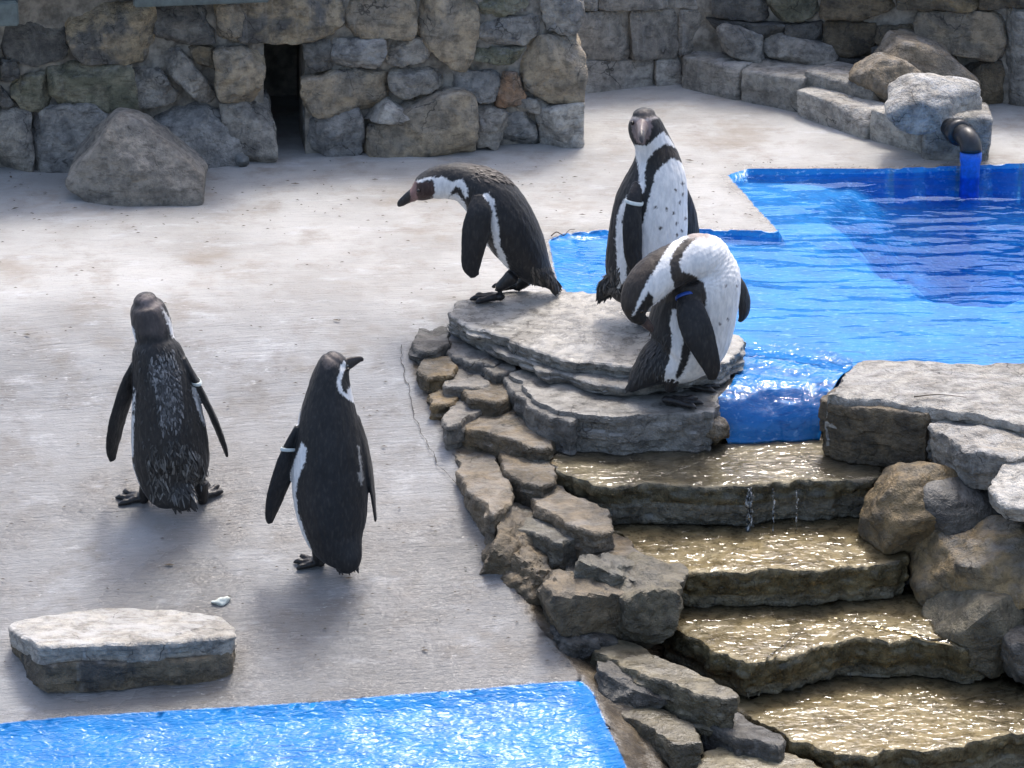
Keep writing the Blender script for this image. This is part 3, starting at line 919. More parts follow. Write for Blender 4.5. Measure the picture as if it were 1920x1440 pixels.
pr_ = 19 * pxm(pe)
pipe = empty('pool_pipe', (pe[0], pe[1], -0.05))
tag(pipe, 'black plastic elbow pipe with blue lower end filling the pool', 'pipe')
hdir = np.array([-0.38, 0.925, 0.0])
a_ = [pe + hdir * t for t in (0.30, 0.15, 0.09, 0.05)]
arc = []
for t in np.linspace(0, 1, 9):
    th = t * math.pi / 2
    arc.append(pe + hdir * 0.045 * (1 - math.sin(th)) + np.array([0, 0, -1.0]) * 0.045 * (1 - math.cos(th)))
path = a_ + arc
V_, F_ = sweep(path, [pr_] * 4 + [pr_ * 1.06] * len(arc), 24)
adopt(mk('elbow', V_, F_, M_PIPE), pipe)
V_, F_ = sweep([pe + hdir * 0.125, pe + hdir * 0.12, pe + hdir * 0.085, pe + hdir * 0.08], [pr_ * 1.05, pr_ * 1.32, pr_ * 1.32, pr_ * 1.05], 24)
adopt(mk('collar', V_, F_, M_PIPE), pipe)
end = arc[-1]
V_, F_ = sweep([end + [0, 0, 0.0], end + [0, 0, -0.01], end + [0, 0, -0.03], end + [0, 0, -0.05], end + [0, 0, -0.18]], [pr_ * 1.0, pr_ * 1.09, pr_ * 1.09, pr_ * 0.97, pr_ * 0.97], 24)
adopt(mk('blue_outlet', V_, F_, M_PIPEBLUE), pipe)

def drain(px, py, rpx, dirv, label):
    c = onz(px, py, 0.022)
    r = rpx * pxm(c)
    dv = np.array(dirv); dv = dv / np.linalg.norm(dv)
    V1, F1 = sweep([c - dv * 0.1, c, c + dv * 0.001, c - dv * 0.001, c - dv * 0.09], [r, r, r * 0.9, r * 0.8, r * 0.8], 20, cap=False)
    o = empty('drain_pipe', c)
    adopt(mk('pipe_wall', V1, F1, M_DRAIN), o)
    V2, F2 = sweep([c - dv * 0.075, c - dv * 0.06], [r * 0.82, r * 0.82], 16)
    adopt(mk('pipe_inside', V2, F2, M_PIPE), o)
    tag(o, label, 'pipe')
drain(457, 303, 12, (0.55, -1, 0.0), 'short grey drain pipe poking out beside the dark doorway')
drain(1007, 259, 13, (0.75, -1, 0.0), 'short grey drain pipe at the foot of the wall end stone')

# ================================================================== CASCADE: SLABS
def slab(name, top_px, ztop, thick, tint, wet=0.3, lime=0.3, edge=0.014, strata=0.012, undercut=0.03, k=1.0, n=220, label=None, cat='slab', parent=None, film=None, seed=None, top_amp=0.006, lam=3, tiltx=0.0, tilty=0.0, flare=0.0):
    _seed[0] += 1
    sd_ = (seed if seed is not None else _seed[0]) * 5.71
    pts = np.array([onz(x, y, ztop)[:2] for x, y in top_px])
    Qp = np.vstack([pts, pts[:1]]); Lp = np.r_[0, np.cumsum(np.linalg.norm(np.diff(Qp, axis=0), axis=1))]
    sp_ = np.linspace(0, Lp[-1], n + 1)[:-1]
    O = 0.7 * np.c_[np.interp(sp_, Lp, Qp[:, 0]), np.interp(sp_, Lp, Qp[:, 1])] + 0.3 * smooth_poly(pts, n)
    ar = 0.5 * np.sum(O[:, 0] * np.roll(O[:, 1], -1) - np.roll(O[:, 0], -1) * O[:, 1])
    if ar < 0: O = O[::-1]
    T = np.roll(O, -1, 0) - np.roll(O, 1, 0); T /= np.linalg.norm(T, axis=1)[:, None] + 1e-9
    NO = np.c_[T[:, 1], -T[:, 0]]
    c = pts.mean(0)
    rings = []
    m = max(10, int(thick / 0.007))
    per = np.linalg.norm(np.roll(O, -1, 0) - O, axis=1).sum()
    arc_ = np.linspace(0, per, n, endpoint=False)
    rsl = np.random.RandomState(int(sd_ * 10) % 100000)
    def chips(spacing):
        m_ = max(6, int(per / spacing))
        pos = (np.arange(m_) + rsl.uniform(-0.35, 0.35, m_)) * per / m_
        val = rsl.uniform(-1, 1, m_)
        return np.interp(arc_, np.r_[pos[-1] - per, pos, pos[0] + per], np.r_[val[-1], val, val[0]])
    base_ch = 0.9 * chips(0.085) + 0.55 * chips(0.035)
    lh = max(0.018, thick / 5.0)
    layers = [0.8 * chips(0.06) + 0.5 * chips(0.022) for q in range(12)]
    wav = 0.4 * chips(0.12)
    def ring(off, zz, jag=1.0, extra=0.0):
        s3 = np.c_[O * 1.0, np.full(n, zz)]
        lv = (ztop - zz) / lh + wav
        li = np.clip(np.floor(lv).astype(int), 0, 11)
        lay = np.choose(li, layers)
        fr_ = lv - np.floor(lv)
        groove = -0.5 * np.exp(-((fr_ - 0.02) / 0.10) ** 2) * (lv > 0.5)
        jg = edge * jag * (base_ch + 0.35 * fbm(s3 * 40 + sd_, 3))
        return np.c_[O + NO * (off + jg + strata * jag * (lay + groove) + extra)[:, None], np.full(n, zz)]
    # sides from bottom to top
    for j in range(m + 1):
        t = j / m                               # 0 bottom .. 1 top
        dz = -thick * (1 - t)
        off = -undercut * (1 - t) ** 2.2 + flare * (1 - t) - (0.005 * max(0, (t - 0.90) / 0.10) ** 2)
        r = ring(np.full(n, off), ztop + dz)
        rings.append(r)
    top = rings[-1]
    cc = np.r_[top[:, :2].mean(0), ztop]
    for s in (0.985, 0.965, 0.94, 0.91, 0.87, 0.82, 0.76, 0.69, 0.61, 0.52, 0.42, 0.31, 0.20, 0.10):
        r = top.copy()
        r[:, :2] = cc[:2] + (top[:, :2] - cc[:2]) * s
        r[:, 2] = ztop + 0.002 * min(1, (1 - s) / 0.03)
        rings.append(r)
    V = np.vstack(rings + [[cc + [0, 0, 0.004]]])
    tp = V[:, 2] > ztop - 0.02
    tn = top_amp * fbm(np.c_[V[:, :2] * [7, 9], np.zeros(len(V))] + sd_, 4) + 0.6 * top_amp * (np.floor(3 * (0.5 + fbm(np.c_[V[:, :2] * 3.1, np.zeros(len(V))] + sd_ + 3, 2))) / 3 - 0.5)
    wgt = np.clip((V[:, 2] - (ztop - 0.03)) / 0.03, 0, 1)
    V[:, 2] += wgt * tn + tiltx * (V[:, 0] - cc[0]) + tilty * (V[:, 1] - cc[1])
    F = []
    R_ = len(rings)
    ii = np.arange(n); jj = (ii + 1) % n
    for i in range(R_ - 1):
        F.append(np.c_[i * n + ii, i * n + jj, (i + 1) * n + jj, (i + 1) * n + ii])
    F = np.vstack(F).tolist()
    last = (R_ - 1) * n
    F += [[last + a, last + b, R_ * n] for a, b in zip(ii.tolist(), jj.tolist())]
    F.append(list(range(n))[::-1])
    o = mk(name, V, F, M_ROCK)
    rockprops(o, tint, wet, lime, k)
    if parent: adopt(o, parent)
    if label: tag(o, label, cat)
    if film:
        # a skin of running water over the tread and down the face
        i0 = max(0, m - int(film * 1.6))
        idx0 = i0 * n
        Vn = V.copy()
        cen = cc
        outv = np.zeros_like(V)
        for i in range(R_):
            outv[i * n:(i + 1) * n, :2] = NO * (1.0 if i <= m else 0.0)
        Vn = V + outv * 0.004
        Vn[:, 2] += 0.005 * wgt + 0.0022 * wgt * fbm(np.c_[V[:, :2] * [30, 46], V[:, 2] * 10], 2)
        FF = [f for f in F[:-1] if min(f) >= idx0]
        u, inv = np.unique(np.concatenate([np.array(f) for f in FF]), return_inverse=True)
        FF2, q = [], 0
        for f in FF:
            FF2.append(inv[q:q + len(f)].tolist()); q += len(f)
        w = mk('water_film', Vn[u], FF2, M_FILM)
        tag(w, 'thin sheet of running water over the ' + film_names.pop(0), kind='structure')
    return o
film_names = ['second step', 'third step', 'fourth step', 'fifth step']

slab('flagstone', [(835, 588), (862, 608), (905, 622), (950, 632), (990, 655), (1040, 668), (1100, 676), (1180, 690), (1260, 700), (1345, 690), (1385, 660), (1405, 640),
     (1360, 622), (1290, 600), (1220, 575), (1150, 556), (1060, 546), (960, 544), (890, 554), (850, 568)], 0.035, 0.045, 'slab', 1.0, 0.5, edge=0.014, strata=0.012, undercut=0.012,
     label='broad grey layered flagstone under the bending and upright penguins', k=1.05, n=420, top_amp=0.006)
slab('flagstone', [(840, 606), (880, 630), (935, 652), (985, 676), (1010, 694), (1080, 708), (1130, 722), (1185, 722), (1280, 718), (1360, 700), (1392, 676), (1390, 640), (1200, 600), (950, 590), (860, 590)],
     -0.008, 0.04, 'slab', 0.6, 0.3, edge=0.016, strata=0.012, undercut=0.02, label='lower grey lamina jutting out under the broad flagstone edge', k=0.8, n=320)
slab('step_slab', [(962, 700), (985, 735), (1030, 762), (1080, 776), (1150, 782), (1230, 780), (1310, 780), (1338, 776), (1342, 752), (1385, 716), (1400, 690), (1250, 660), (1050, 660)],
     -0.055, 0.14, 'slab', 0.9, 0.35, edge=0.016, strata=0.008, undercut=0.0, flare=-0.01, label='grey wet step under the flagstone where the preening penguin stands', k=0.85, n=300)
slab('step_slab', [(1030, 858), (1045, 882), (1085, 896), (1130, 908), (1190, 912), (1260, 908), (1330, 912), (1410, 914), (1500, 904), (1580, 900), (1648, 890), (1655, 868), (1560, 815), (1400, 805), (1150, 810), (1060, 828)],
     -0.19, 0.15, 'wetgrey', 0.85, 0.25, edge=0.022, strata=0.010, undercut=0.035, label='wet dark edged step with drips, below the blue chute', film=5, n=340, k=0.75)
slab('step_slab', [(1100, 985), (1160, 1005), (1185, 1035), (1230, 1058), (1290, 1075), (1370, 1074), (1450, 1072), (1540, 1066), (1630, 1066), (1705, 1048), (1716, 1020), (1600, 950), (1400, 935), (1200, 940), (1110, 955)],
     -0.335, 0.13, 'wetbrown', 1.0, 0.1, edge=0.018, strata=0.008, undercut=0.03, label='wet olive brown step full of glinting water under the dripping one', film=7, n=340)
slab('step_slab', [(1232, 1140), (1245, 1165), (1290, 1196), (1340, 1215), (1395, 1246), (1440, 1246), (1500, 1226), (1560, 1206), (1640, 1200), (1740, 1202), (1835, 1212), (1862, 1190), (1780, 1120), (1600, 1080), (1350, 1085), (1260, 1105)],
     -0.465, 0.13, 'wetbrown', 1.0, 0.1, edge=0.022, strata=0.010, undercut=0.03, label='wet olive brown step with a jutting rounded front corner', film=8, n=340)
slab('step_slab', [(1368, 1322), (1390, 1340), (1450, 1364), (1510, 1390), (1560, 1416), (1620, 1420), (1700, 1408), (1800, 1396), (1930, 1378), (2060, 1370), (2060, 1290), (1800, 1255), (1550, 1260), (1420, 1290)],
     -0.60, 0.20, 'wetbrown', 1.0, 0.1, edge=0.020, strata=0.012, undercut=0.03, label='lowest wet brown step slab of the cascade', film=6, n=340)
slab('bank_slab', [(1108, 1215), (1135, 1232), (1190, 1258), (1250, 1280), (1300, 1300), (1350, 1312), (1382, 1308), (1378, 1290), (1300, 1258), (1200, 1215), (1140, 1196), (1112, 1200)],
     -0.475, 0.14, 'wetbrown', 0.9, 0.1, edge=0.012, label='long dark bank slab above the lower basin corner', n=240, k=0.62, undercut=0.02)
slab('bank_slab', [(1148, 1325), (1175, 1345), (1230, 1375), (1280, 1395), (1312, 1392), (1305, 1370), (1240, 1330), (1180, 1308)],
     -0.565, 0.20, 'wetbrown', 0.9, 0.1, edge=0.012, label='upright dark bank slab touching the lower blue basin', n=200, k=0.55, undercut=0.0)
slab('bank_slab', [(1302, 1425), (1340, 1395), (1400, 1392), (1480, 1410), (1560, 1450), (1560, 1520), (1400, 1520), (1310, 1480)],
     -0.625, 0.14, 'wetbrown', 1.0, 0.1, edge=0.014, label='small rounded wet slab at the very foot of the cascade', n=180)

# ------------------------------------------------------------------ left rock bank
bank = empty('rock_bank', onz(900, 800, -0.15))
tag(bank, 'bank of cemented rough stones edging the ramp beside the steps', 'rock bank')
def bs(px, py, w, h, dz, depth, tint, seed, rot=(0, 0, 0), extra=(), facets=9, k=1.0, wet=0.2, lime=0.2, name='stone', rough=0.020, p=60, jitter=0.38):
    g_ = ondeck(px, py + h * 0.45)
    return boulder(name, px, py, float(g_[2]) + dz, w * 1.12, h * 1.12, depth, tint, None, extra, rot, facets, seed, p, rough, lime, wet, bank, k * 0.8, jitter=jitter)
for top_, zt, th_, ti, k in [
 ([(772, 650), (786, 610), (830, 594), (850, 618), (840, 645), (800, 658)], -0.035, 0.10, 'dark', 1.0),
 ([(842, 640), (880, 630), (925, 650), (942, 672), (925, 686), (880, 682), (846, 666)], -0.05, 0.14, 'blue', 0.9),
 ([(778, 694), (800, 668), (848, 668), (860, 690), (842, 706), (798, 708)], -0.062, 0.11, 'ochre', 0.9),
 ([(902, 680), (930, 660), (962, 670), (962, 692), (930, 702), (906, 696)], -0.058, 0.10, 'grey', 0.8),
 ([(832, 708), (865, 690), (904, 698), (910, 718), (880, 728), (842, 724)], -0.085, 0.10, 'grey', 0.9),
 ([(872, 732), (905, 708), (955, 718), (966, 740), (930, 752), (884, 748)], -0.092, 0.12, 'brown', 1.1),
 ([(800, 742), (830, 722), (856, 734), (848, 754), (812, 758)], -0.115, 0.09, 'ochre', 1.0),
 ([(824, 776), (850, 742), (890, 750), (898, 774), (870, 794), (836, 798)], -0.122, 0.12, 'grey', 0.9),
 ([(930, 680), (985, 690), (1045, 735), (1092, 775), (1068, 794), (1015, 776), (968, 742), (940, 712)], -0.072, 0.13, 'slab', 0.75),
 ([(860, 784), (900, 758), (960, 770), (1018, 784), (1050, 815), (1034, 842), (988, 838), (930, 818), (878, 804)], -0.145, 0.13, 'brown', 1.15),
 ([(930, 838), (985, 832), (1036, 846), (1046, 880), (1020, 912), (975, 905), (940, 880)], -0.195, 0.14, 'brown', 0.95),
 ([(848, 850), (885, 832), (922, 848), (958, 900), (962, 942), (925, 966), (888, 928), (858, 888)], -0.215, 0.12, 'tan', 0.85),
 ([(996, 916), (1030, 904), (1085, 928), (1140, 960), (1152, 990), (1112, 1000), (1060, 976), (1006, 948)], -0.235, 0.09, 'tan', 0.85),
 ([(930, 950), (990, 930), (1024, 953), (1082, 980), (1098, 1004), (1054, 1022), (1000, 996), (944, 976)], -0.272, 0.14, 'wetgrey', 0.85),
 ([(1070, 1000), (1110, 984), (1172, 1004), (1208, 1040), (1196, 1074), (1130, 1056), (1080, 1030)], -0.31, 0.14, 'brown', 1.1),
 ([(1042, 1050), (1085, 1034), (1150, 1060), (1215, 1085), (1225, 1108), (1160, 1100), (1085, 1086)], -0.352, 0.12, 'wetgrey', 0.7),
 ([(1300, 1310), (1360, 1312), (1400, 1350), (1470, 1385), (1460, 1402), (1380, 1390), (1310, 1350)], -0.575, 0.15, 'dark', 1.0),
]:
    slab('stone', top_, zt, th_, ti, 0.45, 0.25, edge=0.013, strata=0.008, undercut=0.006, n=180, k=k * 0.7, parent=bank, top_amp=0.007)
for b_ in [(972, 1040, 110, 90, 0.02, 0.22, 'brown', 9, (0.1, 0.35, 0), 0.9), (1005, 1092, 120, 80, 0.01, 0.22, 'brown', 31, (0, 0.25, 0.2), 0.9), (1082, 1142, 160, 135, 0.03, 0.28, 'brown', 33, (0.1, 0.12, 0.3), 1.0),
           (1188, 1140, 150, 120, 0.05, 0.26, 'wetbrown', 35, (0, 0.15, -0.2), 0.6), (1072, 1210, 120, 66, -0.01, 0.2, 'dark', 37, (0, 0.3, 0), 0.7), (1180, 1296, 150, 60, -0.02, 0.2, 'dark', 39, (0, 0.35, 0), 0.8), (1140, 1085, 130, 70, 0.06, 0.2, 'wetgrey', 41, (0, 0.35, 0), 0.6)]:
    px, py, w, h, dz, dep, ti, sd_, rot, k = b_
    bs(px, py, w, h, dz, dep, ti, sd_ + 400, rot, k=k * 1.1, wet=0.55, lime=0.1, rough=0.026, facets=8)
# cemented stones in the riser under the preening penguin
for i, (px, py, w, h, ti) in enumerate([(1135, 805, 90, 50, 'blue'), (1215, 800, 90, 46, 'ochre'), (1290, 800, 110, 50, 'grey'), (1345, 806, 60, 44, 'brown'), (1180, 782, 70, 26, 'grey')]):
    boulder('stone', px, py, -0.13, w, h, 0.10, ti, seed=300 + i, parent=bank, k=0.7, sub=4, wet=0.5, p=10)

# ------------------------------------------------------------------ blue chute
def chute():
    rows = [([(1385, 640), (1480, 642), (1540, 655), (1600, 672)], -0.026), ([(1390, 668), (1470, 664), (1545, 676), (1592, 690)], -0.032), ([(1372, 715), (1455, 705), (1530, 705), (1572, 712)], -0.038),
            ([(1342, 752), (1430, 740), (1510, 738), (1556, 742)], -0.062), ([(1348, 790), (1430, 785), (1500, 782), (1545, 785)], -0.115), ([(1368, 836), (1430, 834), (1490, 832), (1536, 830)], -0.195), ([(1370, 850), (1430, 850), (1490, 848), (1540, 846)], -0.215)]
    G = []
    for pts, zz in rows:
        q = np.array([onz(x, y, zz) for x, y in pts])
        G.append(smooth_poly(q, 60, closed=False))
    G = np.array(G)
    nr = 80
    H = np.array([smooth_poly(G[:, j], nr, closed=False) for j in range(60)]).transpose(1, 0, 2)
    V = H.reshape(-1, 3)
    V[:, 2] += 0.009 * fbm(V * 11, 4) - 0.004
    ix = np.arange(nr * 60).reshape(nr, 60)
    F = np.stack([ix[:-1, :-1], ix[1:, :-1], ix[1:, 1:], ix[:-1, 1:]], -1).reshape(-1, 4)
    o = mk('pool_chute', V, F, M_GROUND, attrs={'paint': np.full(len(V), -0.2), 'bed': np.full(len(V), 1.0)})
    tag(o, 'blue painted chute spilling from the pool onto the steps', kind='structure')
    V2 = V.copy(); V2[:, 2] += 0.005 + 0.0018 * fbm(V * [20, 10, 10], 2)
    w = mk('chute_water', V2, F, mat_water('chute_water', (0.97, 0.99, 1.0), 1.0, (26.0, 20.0, 16.0), 1.0, 0.012, 0.04))
    tag(w, 'thin glinting water running down the blue chute', kind='structure')
chute()
# falling drips from the second step: broken strings of drops
rs = random.Random(5)
for px_, lab, th, nd in ((1405, 'thick sparkling water drip falling off the dark step edge', 3.6, 60), (1450, 'thin water drip beside the thickest falling drip', 1.9, 22), (1494, 'faint water drip falling near the yellow boulder', 1.7, 18)):
    tp_ = onz(px_, 914, -0.197)
    V_, F_ = [], []
    Dq, Fq = ico(1)
    for i in range(nd):
        t = rs.random()
        r = th * pxm(tp_) * rs.uniform(0.3, 1.0)
        c = tp_ + np.array([rs.gauss(0, 0.0045 if nd > 30 else 0.0015), -0.018 - 0.014 * t ** 0.5 + rs.gauss(0, 0.002), 0.004 - 0.145 * t])
        F_ += (Fq + len(V_)).tolist()
        V_ += (Dq * [r, r, r * rs.uniform(1.5, 4.5)] + c).tolist()
    path = [tp_ + np.array([0.003 * math.sin(5 * t + px_), -0.018 - 0.012 * t ** 0.5, 0.006 - 0.145 * t]) for t in np.linspace(0, 1, 20)]
    V2, F2 = sweep(path, [0.4 * th * pxm(tp_) * (0.4 + rs.random() * 0.7) for i in range(20)], 6)
    F_ += [[q + len(V_) for q in f] for f in F2]; V_ += V2.tolist()
    tag(mk('water_drip', V_, F_, M_FALL), lab, kind='stuff')

# ------------------------------------------------------------------ right hand rocks
slab('ledge', [(1598, 690), (1566, 735), (1545, 738), (1560, 742), (1640, 752), (1740, 762), (1850, 780), (1960, 800), (2300, 830), (2400, 684), (1920, 682), (1700, 677), (1620, 676)],
     0.03, 0.17, 'pale', 0.0, 0.5, edge=0.014, undercut=0.0, label='wide pale flat topped rock ledge between the pool and the steps', cat='rock', n=320, k=0.95)
slab('block_rock', [(1535, 742), (1552, 752), (1600, 762), (1660, 768), (1738, 778), (1748, 752), (1680, 715), (1580, 712)], 0.012, 0.20, 'brown', 0.35, 0.1, edge=0.014, strata=0.009, undercut=0.02, n=240, k=0.85,
     label='brown block shaped rock beside the blue chute under the pale ledge', cat='rock', top_amp=0.012)
slab('block_rock', [(1742, 796), (1770, 820), (1830, 846), (1890, 856), (1930, 850), (1975, 830), (1990, 790), (1900, 772), (1800, 766)], -0.005, 0.13, 'grey', 0.1, 0.6, edge=0.016, strata=0.007, undercut=0.02, n=240, k=1.15,
     label='pale grey broken rock under the ledge beside the brown block', cat='rock', top_amp=0.016)
slab('block_rock', [(1858, 912), (1880, 880), (1915, 852), (1990, 846), (1990, 930), (1920, 940), (1880, 936)], -0.045, 0.06, 'pale', 0.0, 0.6, edge=0.012, strata=0.006, undercut=0.02, n=160, k=1.0,
     label='small pale flat rock resting over the dark wet rock', cat='rock', top_amp=0.014, tilty=0.1)
boulder('boulder', 1712, 948, -0.22, 235, 150, 0.34, 'ochre', 'mossy yellow brown boulder at the right end of the steps', seed=44, rot=(0, -0.15, 0), extra=[((-0.7, 0, 0.7), 0.72), ((0.5, -0.6, 0.6), 0.8)], wet=0.5, lime=0.0, k=0.8, rough=0.022, p=16)
boulder('boulder', 1800, 948, -0.20, 165, 105, 0.26, 'dark', 'dark wet rounded rock with a white streak between bigger boulders', seed=45, p=9, wet=0.7, lime=0.15, k=0.75, rough=0.008)
boulder('boulder', 1845, 1060, -0.33, 265, 165, 0.40, 'ochre', 'big tan and grey angular boulder at the edge of the lower steps', seed=46, rot=(0, -0.10, 0), extra=[((-0.8, -0.3, 0.5), 0.74), ((0.3, -0.7, 0.6), 0.82), ((-0.1, -0.2, 1), 0.7)], lime=0.25, k=0.95, p=50, facets=7, rough=0.024)
boulder('boulder', 1830, 1170, -0.46, 260, 150, 0.30, 'wetbrown', 'low brown cemented rock between the angular boulder and a step', seed=47, wet=0.6, lime=0.05, k=0.6, extra=[((-0.7, -0.2, 0.7), 0.62)])
boulder('boulder', 1915, 1218, -0.50, 120, 95, 0.26, 'dark', 'dark rounded stone set low above the lowest step', seed=48, wet=0.6, lime=0.0, p=8)
boulder('boulder', 2030, 1000, -0.24, 200, 220, 0.5, 'grey', 'tall grey rock closing the side of the steps', seed=49, k=0.8, p=50)

# ------------------------------------------------------------------ embedded block in the left foreground
zb = float(ondeck(230, 1128)[2])
est = empty('embedded_stone', onz(230, 1180, zb))
tag(est, 'flat white topped stone block set into the ramp above the lower basin', 'stone')
slab('top_layer', [(16, 1172), (40, 1200), (80, 1222), (160, 1220), (250, 1216), (330, 1212), (400, 1206), (434, 1194), (440, 1172), (408, 1148), (330, 1134), (220, 1126), (110, 1138), (45, 1154)], zb + 0.022, 0.06, 'pale', 0.35, 1.0,
     edge=0.007, strata=0.007, undercut=0.004, n=300, top_amp=0.004, parent=est, k=1.0, tilty=-0.12)
slab('dark_layer', [(26, 1196), (48, 1226), (86, 1250), (160, 1248), (250, 1242), (330, 1238), (400, 1232), (432, 1222), (438, 1190), (400, 1160), (220, 1150), (60, 1170)], zb - 0.018, 0.085, 'darktan', 0.3, 0.3,
     edge=0.008, strata=0.007, undercut=0.0, n=280, parent=est, k=0.55)
slab('footing', [(34, 1224), (56, 1254), (92, 1280), (165, 1278), (250, 1272), (330, 1268), (400, 1262), (436, 1250), (442, 1218), (400, 1188), (220, 1178), (60, 1198)], zb - 0.080, 0.18, 'concrete', 0.4, 0.2,
     edge=0.005, strata=0.003, undercut=-0.03, n=240, k=0.5, parent=est)

# ================================================================== PENGUINS
def cat_rom(A, k):
    return np.vstack([smooth_param(A, k)])
def smooth_param(A, k):
    A = np.asarray(A, float)
    m = len(A)
    out = []
    for i in range(m - 1):
        p0, p1, p2, p3 = A[max(i - 1, 0)], A[i], A[i + 1], A[min(i + 2, m - 1)]
        for j in range(k):
            t = j / k
            out.append(0.5 * ((2 * p1) + (-p0 + p2) * t + (2 * p0 - 5 * p1 + 4 * p2 - p3) * t * t + (-p0 + 3 * p1 - 3 * p2 + p3) * t ** 3))
    out.append(A[-1])
    return np.array(out)

BLACK = np.array([0.013, 0.013, 0.014])
BROWNB = np.array([0.035, 0.026, 0.020])
WHITE = np.array([0.72, 0.72, 0.71])
PINK = np.array([0.20, 0.118, 0.108])
HORN = np.array([0.028, 0.025, 0.024])
GREY = np.array([0.16, 0.14, 0.13])

class Penguin:
    """Traced in photograph pixels round an anchor between the feet: u right, v up the picture, w away from the viewer."""
    def __init__(s, name, label, ax, ay, ground):
        s.name, s.label = name, label
        s.ax, s.ay = ax, ay
        s.ground = ground                    # function (X,Y)->z
        z = 0.0
        for i in range(60):
            p = onz(ax, ay, z); z = 0.5 * z + 0.5 * float(ground(p[0], p[1]))
        s.o = onz(ax, ay, z)
        s.k = pxm(s.o)
        d = ray(ax, ay); s.pl = math.atan2(-d[2], math.hypot(d[0], d[1]))
        s.parts = []
        s.root = empty(name, s.o)
        tag(s.root, label, 'penguin', 'penguins around the pool')
    def loc(s, px, py, w):
        """photo pixel and depth -> metres in the local frame of the bird"""
        h = ((s.ay - py) - w * math.sin(s.pl)) / math.cos(s.pl)
        return np.array([(px - s.ax) * s.k, w * s.k, h * s.k])
    def uv(s, V):
        """local metres -> photo pixels (for laying out plumage patches)"""
        return np.c_[s.ax + V[:, 0] / s.k, s.ay - (V[:, 2] * math.cos(s.pl) + V[:, 1] * math.sin(s.pl)) / s.k]
    def tube(s, kind, st, k=6, seg=26):
        """st: (px, py, w, a, b, (dorsal dir u,w,v))  a = half width sideways, b = half width along dorsal"""
        C = np.array([s.loc(*q[:3]) for q in st])
        AB = np.array([[q[3] * s.k, q[4] * s.k] for q in st])
        Dv = np.array([q[5] for q in st], float)
        A = smooth_param(np.c_[C, AB, Dv], k)
        C, AB, Dv = A[:, :3], np.maximum(A[:, 3:5], 0.0008), A[:, 5:8]
        T = np.gradient(C, axis=0); T /= np.linalg.norm(T, axis=1)[:, None] + 1e-12
        Dv = Dv - T * (Dv * T).sum(1)[:, None]; Dv /= np.linalg.norm(Dv, axis=1)[:, None] + 1e-12
        Sd = np.cross(T, Dv)
        th = np.linspace(0, 2 * math.pi, seg, endpoint=False)
        V = (C[:, None] + (AB[:, :1] * Sd)[:, None] * np.cos(th)[None, :, None] + (AB[:, 1:] * Dv)[:, None] * np.sin(th)[None, :, None]).reshape(-1, 3)
        n = len(C)
        F = [[i * seg + j, i * seg + (j + 1) % seg, (i + 1) * seg + (j + 1) % seg, (i + 1) * seg + j] for i in range(n - 1) for j in range(seg)]
        if kind == 'body':
            ex = []
            for q in (0.35, 0.6, 0.8, 0.93):
                f_ = math.sqrt(1 - q * q)
                ex.append(C[-1] + T[-1] * AB[-1].min() * q * 0.72 + (AB[-1, 0] * f_ * Sd[-1])[None] * np.cos(th)[:, None] + (AB[-1, 1] * f_ * Dv[-1])[None] * np.sin(th)[:, None])
            V = np.vstack([V] + ex); n0 = n; n = n + 4
            F += [[i * seg + j, i * seg + (j + 1) % seg, (i + 1) * seg + (j + 1) % seg, (i + 1) * seg + j] for i in range(n0 - 1, n - 1) for j in range(seg)]
        V = np.vstack([V, C[0] - T[0] * AB[0].min() * 0.8, C[-1] + T[-1] * AB[-1].min() * 0.72])
        F += [[j, len(V) - 2, (j + 1) % seg] for j in range(seg)] + [[(n - 1) * seg + j, (n - 1) * seg + (j + 1) % seg, len(V) - 1] for j in range(seg)]
        s.parts.append((kind, V, F, C, AB, T, Dv, Sd))
        return s.parts[-1]
    def foot(s, hip, ankle, heading, length=58, spread=0.42, rad=8):
        """hip, ankle: (px,py,w); heading: (du,dw) on the ground"""
        d = (1, 0, 0)
        s.tube('foot', [(*hip, 15, 15, d), ((hip[0] + ankle[0]) / 2, (hip[1] + ankle[1]) / 2, (hip[2] + ankle[2]) / 2, 12, 12, d), (*ankle, 9, 9, d)], 4, 14)
        A = s.loc(*ankle)
        hd = np.array(heading, float); hd /= np.linalg.norm(hd)
        def gpt(r, ang, up):
            c, q = math.cos(ang), math.sin(ang)
            dv = np.array([hd[0] * c - hd[1] * q, hd[0] * q + hd[1] * c])
            x, y = A[0] + dv[0] * r * s.k, A[1] + dv[1] * r * s.k
            zz = float(s.ground(s.o[0] + x, s.o[1] + y)) - s.o[2] + up * s.k
            hh = zz / s.k
            py = s.ay - (hh * math.cos(s.pl) + y / s.k * math.sin(s.pl))
            return (s.ax + x / s.k, py, y / s.k)
        up = (0, 0, 1)
        for a in (-spread, 0, spread):
            L_ = length * (1.0 if a == 0 else 0.9)
            s.tube('foot', [(*gpt(-8, a, rad), rad, rad, up), (*gpt(L_ * 0.3, a, rad), rad * 0.9, rad * 0.9, up), (*gpt(L_ * 0.6, a, rad * 0.75), rad * 0.72, rad * 0.72, up),
                            (*gpt(L_ * 0.86, a, rad * 0.75), rad * 0.7, rad * 0.72, up), (*gpt(L_ * 1.04, a, rad * 0.35), 2.2, 2.2, up)], 4, 10)
        sw = math.tan(spread)
        s.tube('foot', [(*gpt(0, 0, rad * 0.6), rad, 3.5, up), (*gpt(length * 0.35, 0, rad * 0.5), length * 0.35 * sw + 2, 3.0, up), (*gpt(length * 0.72, 0, rad * 0.4), length * 0.72 * sw, 2.6, up)], 4, 12)
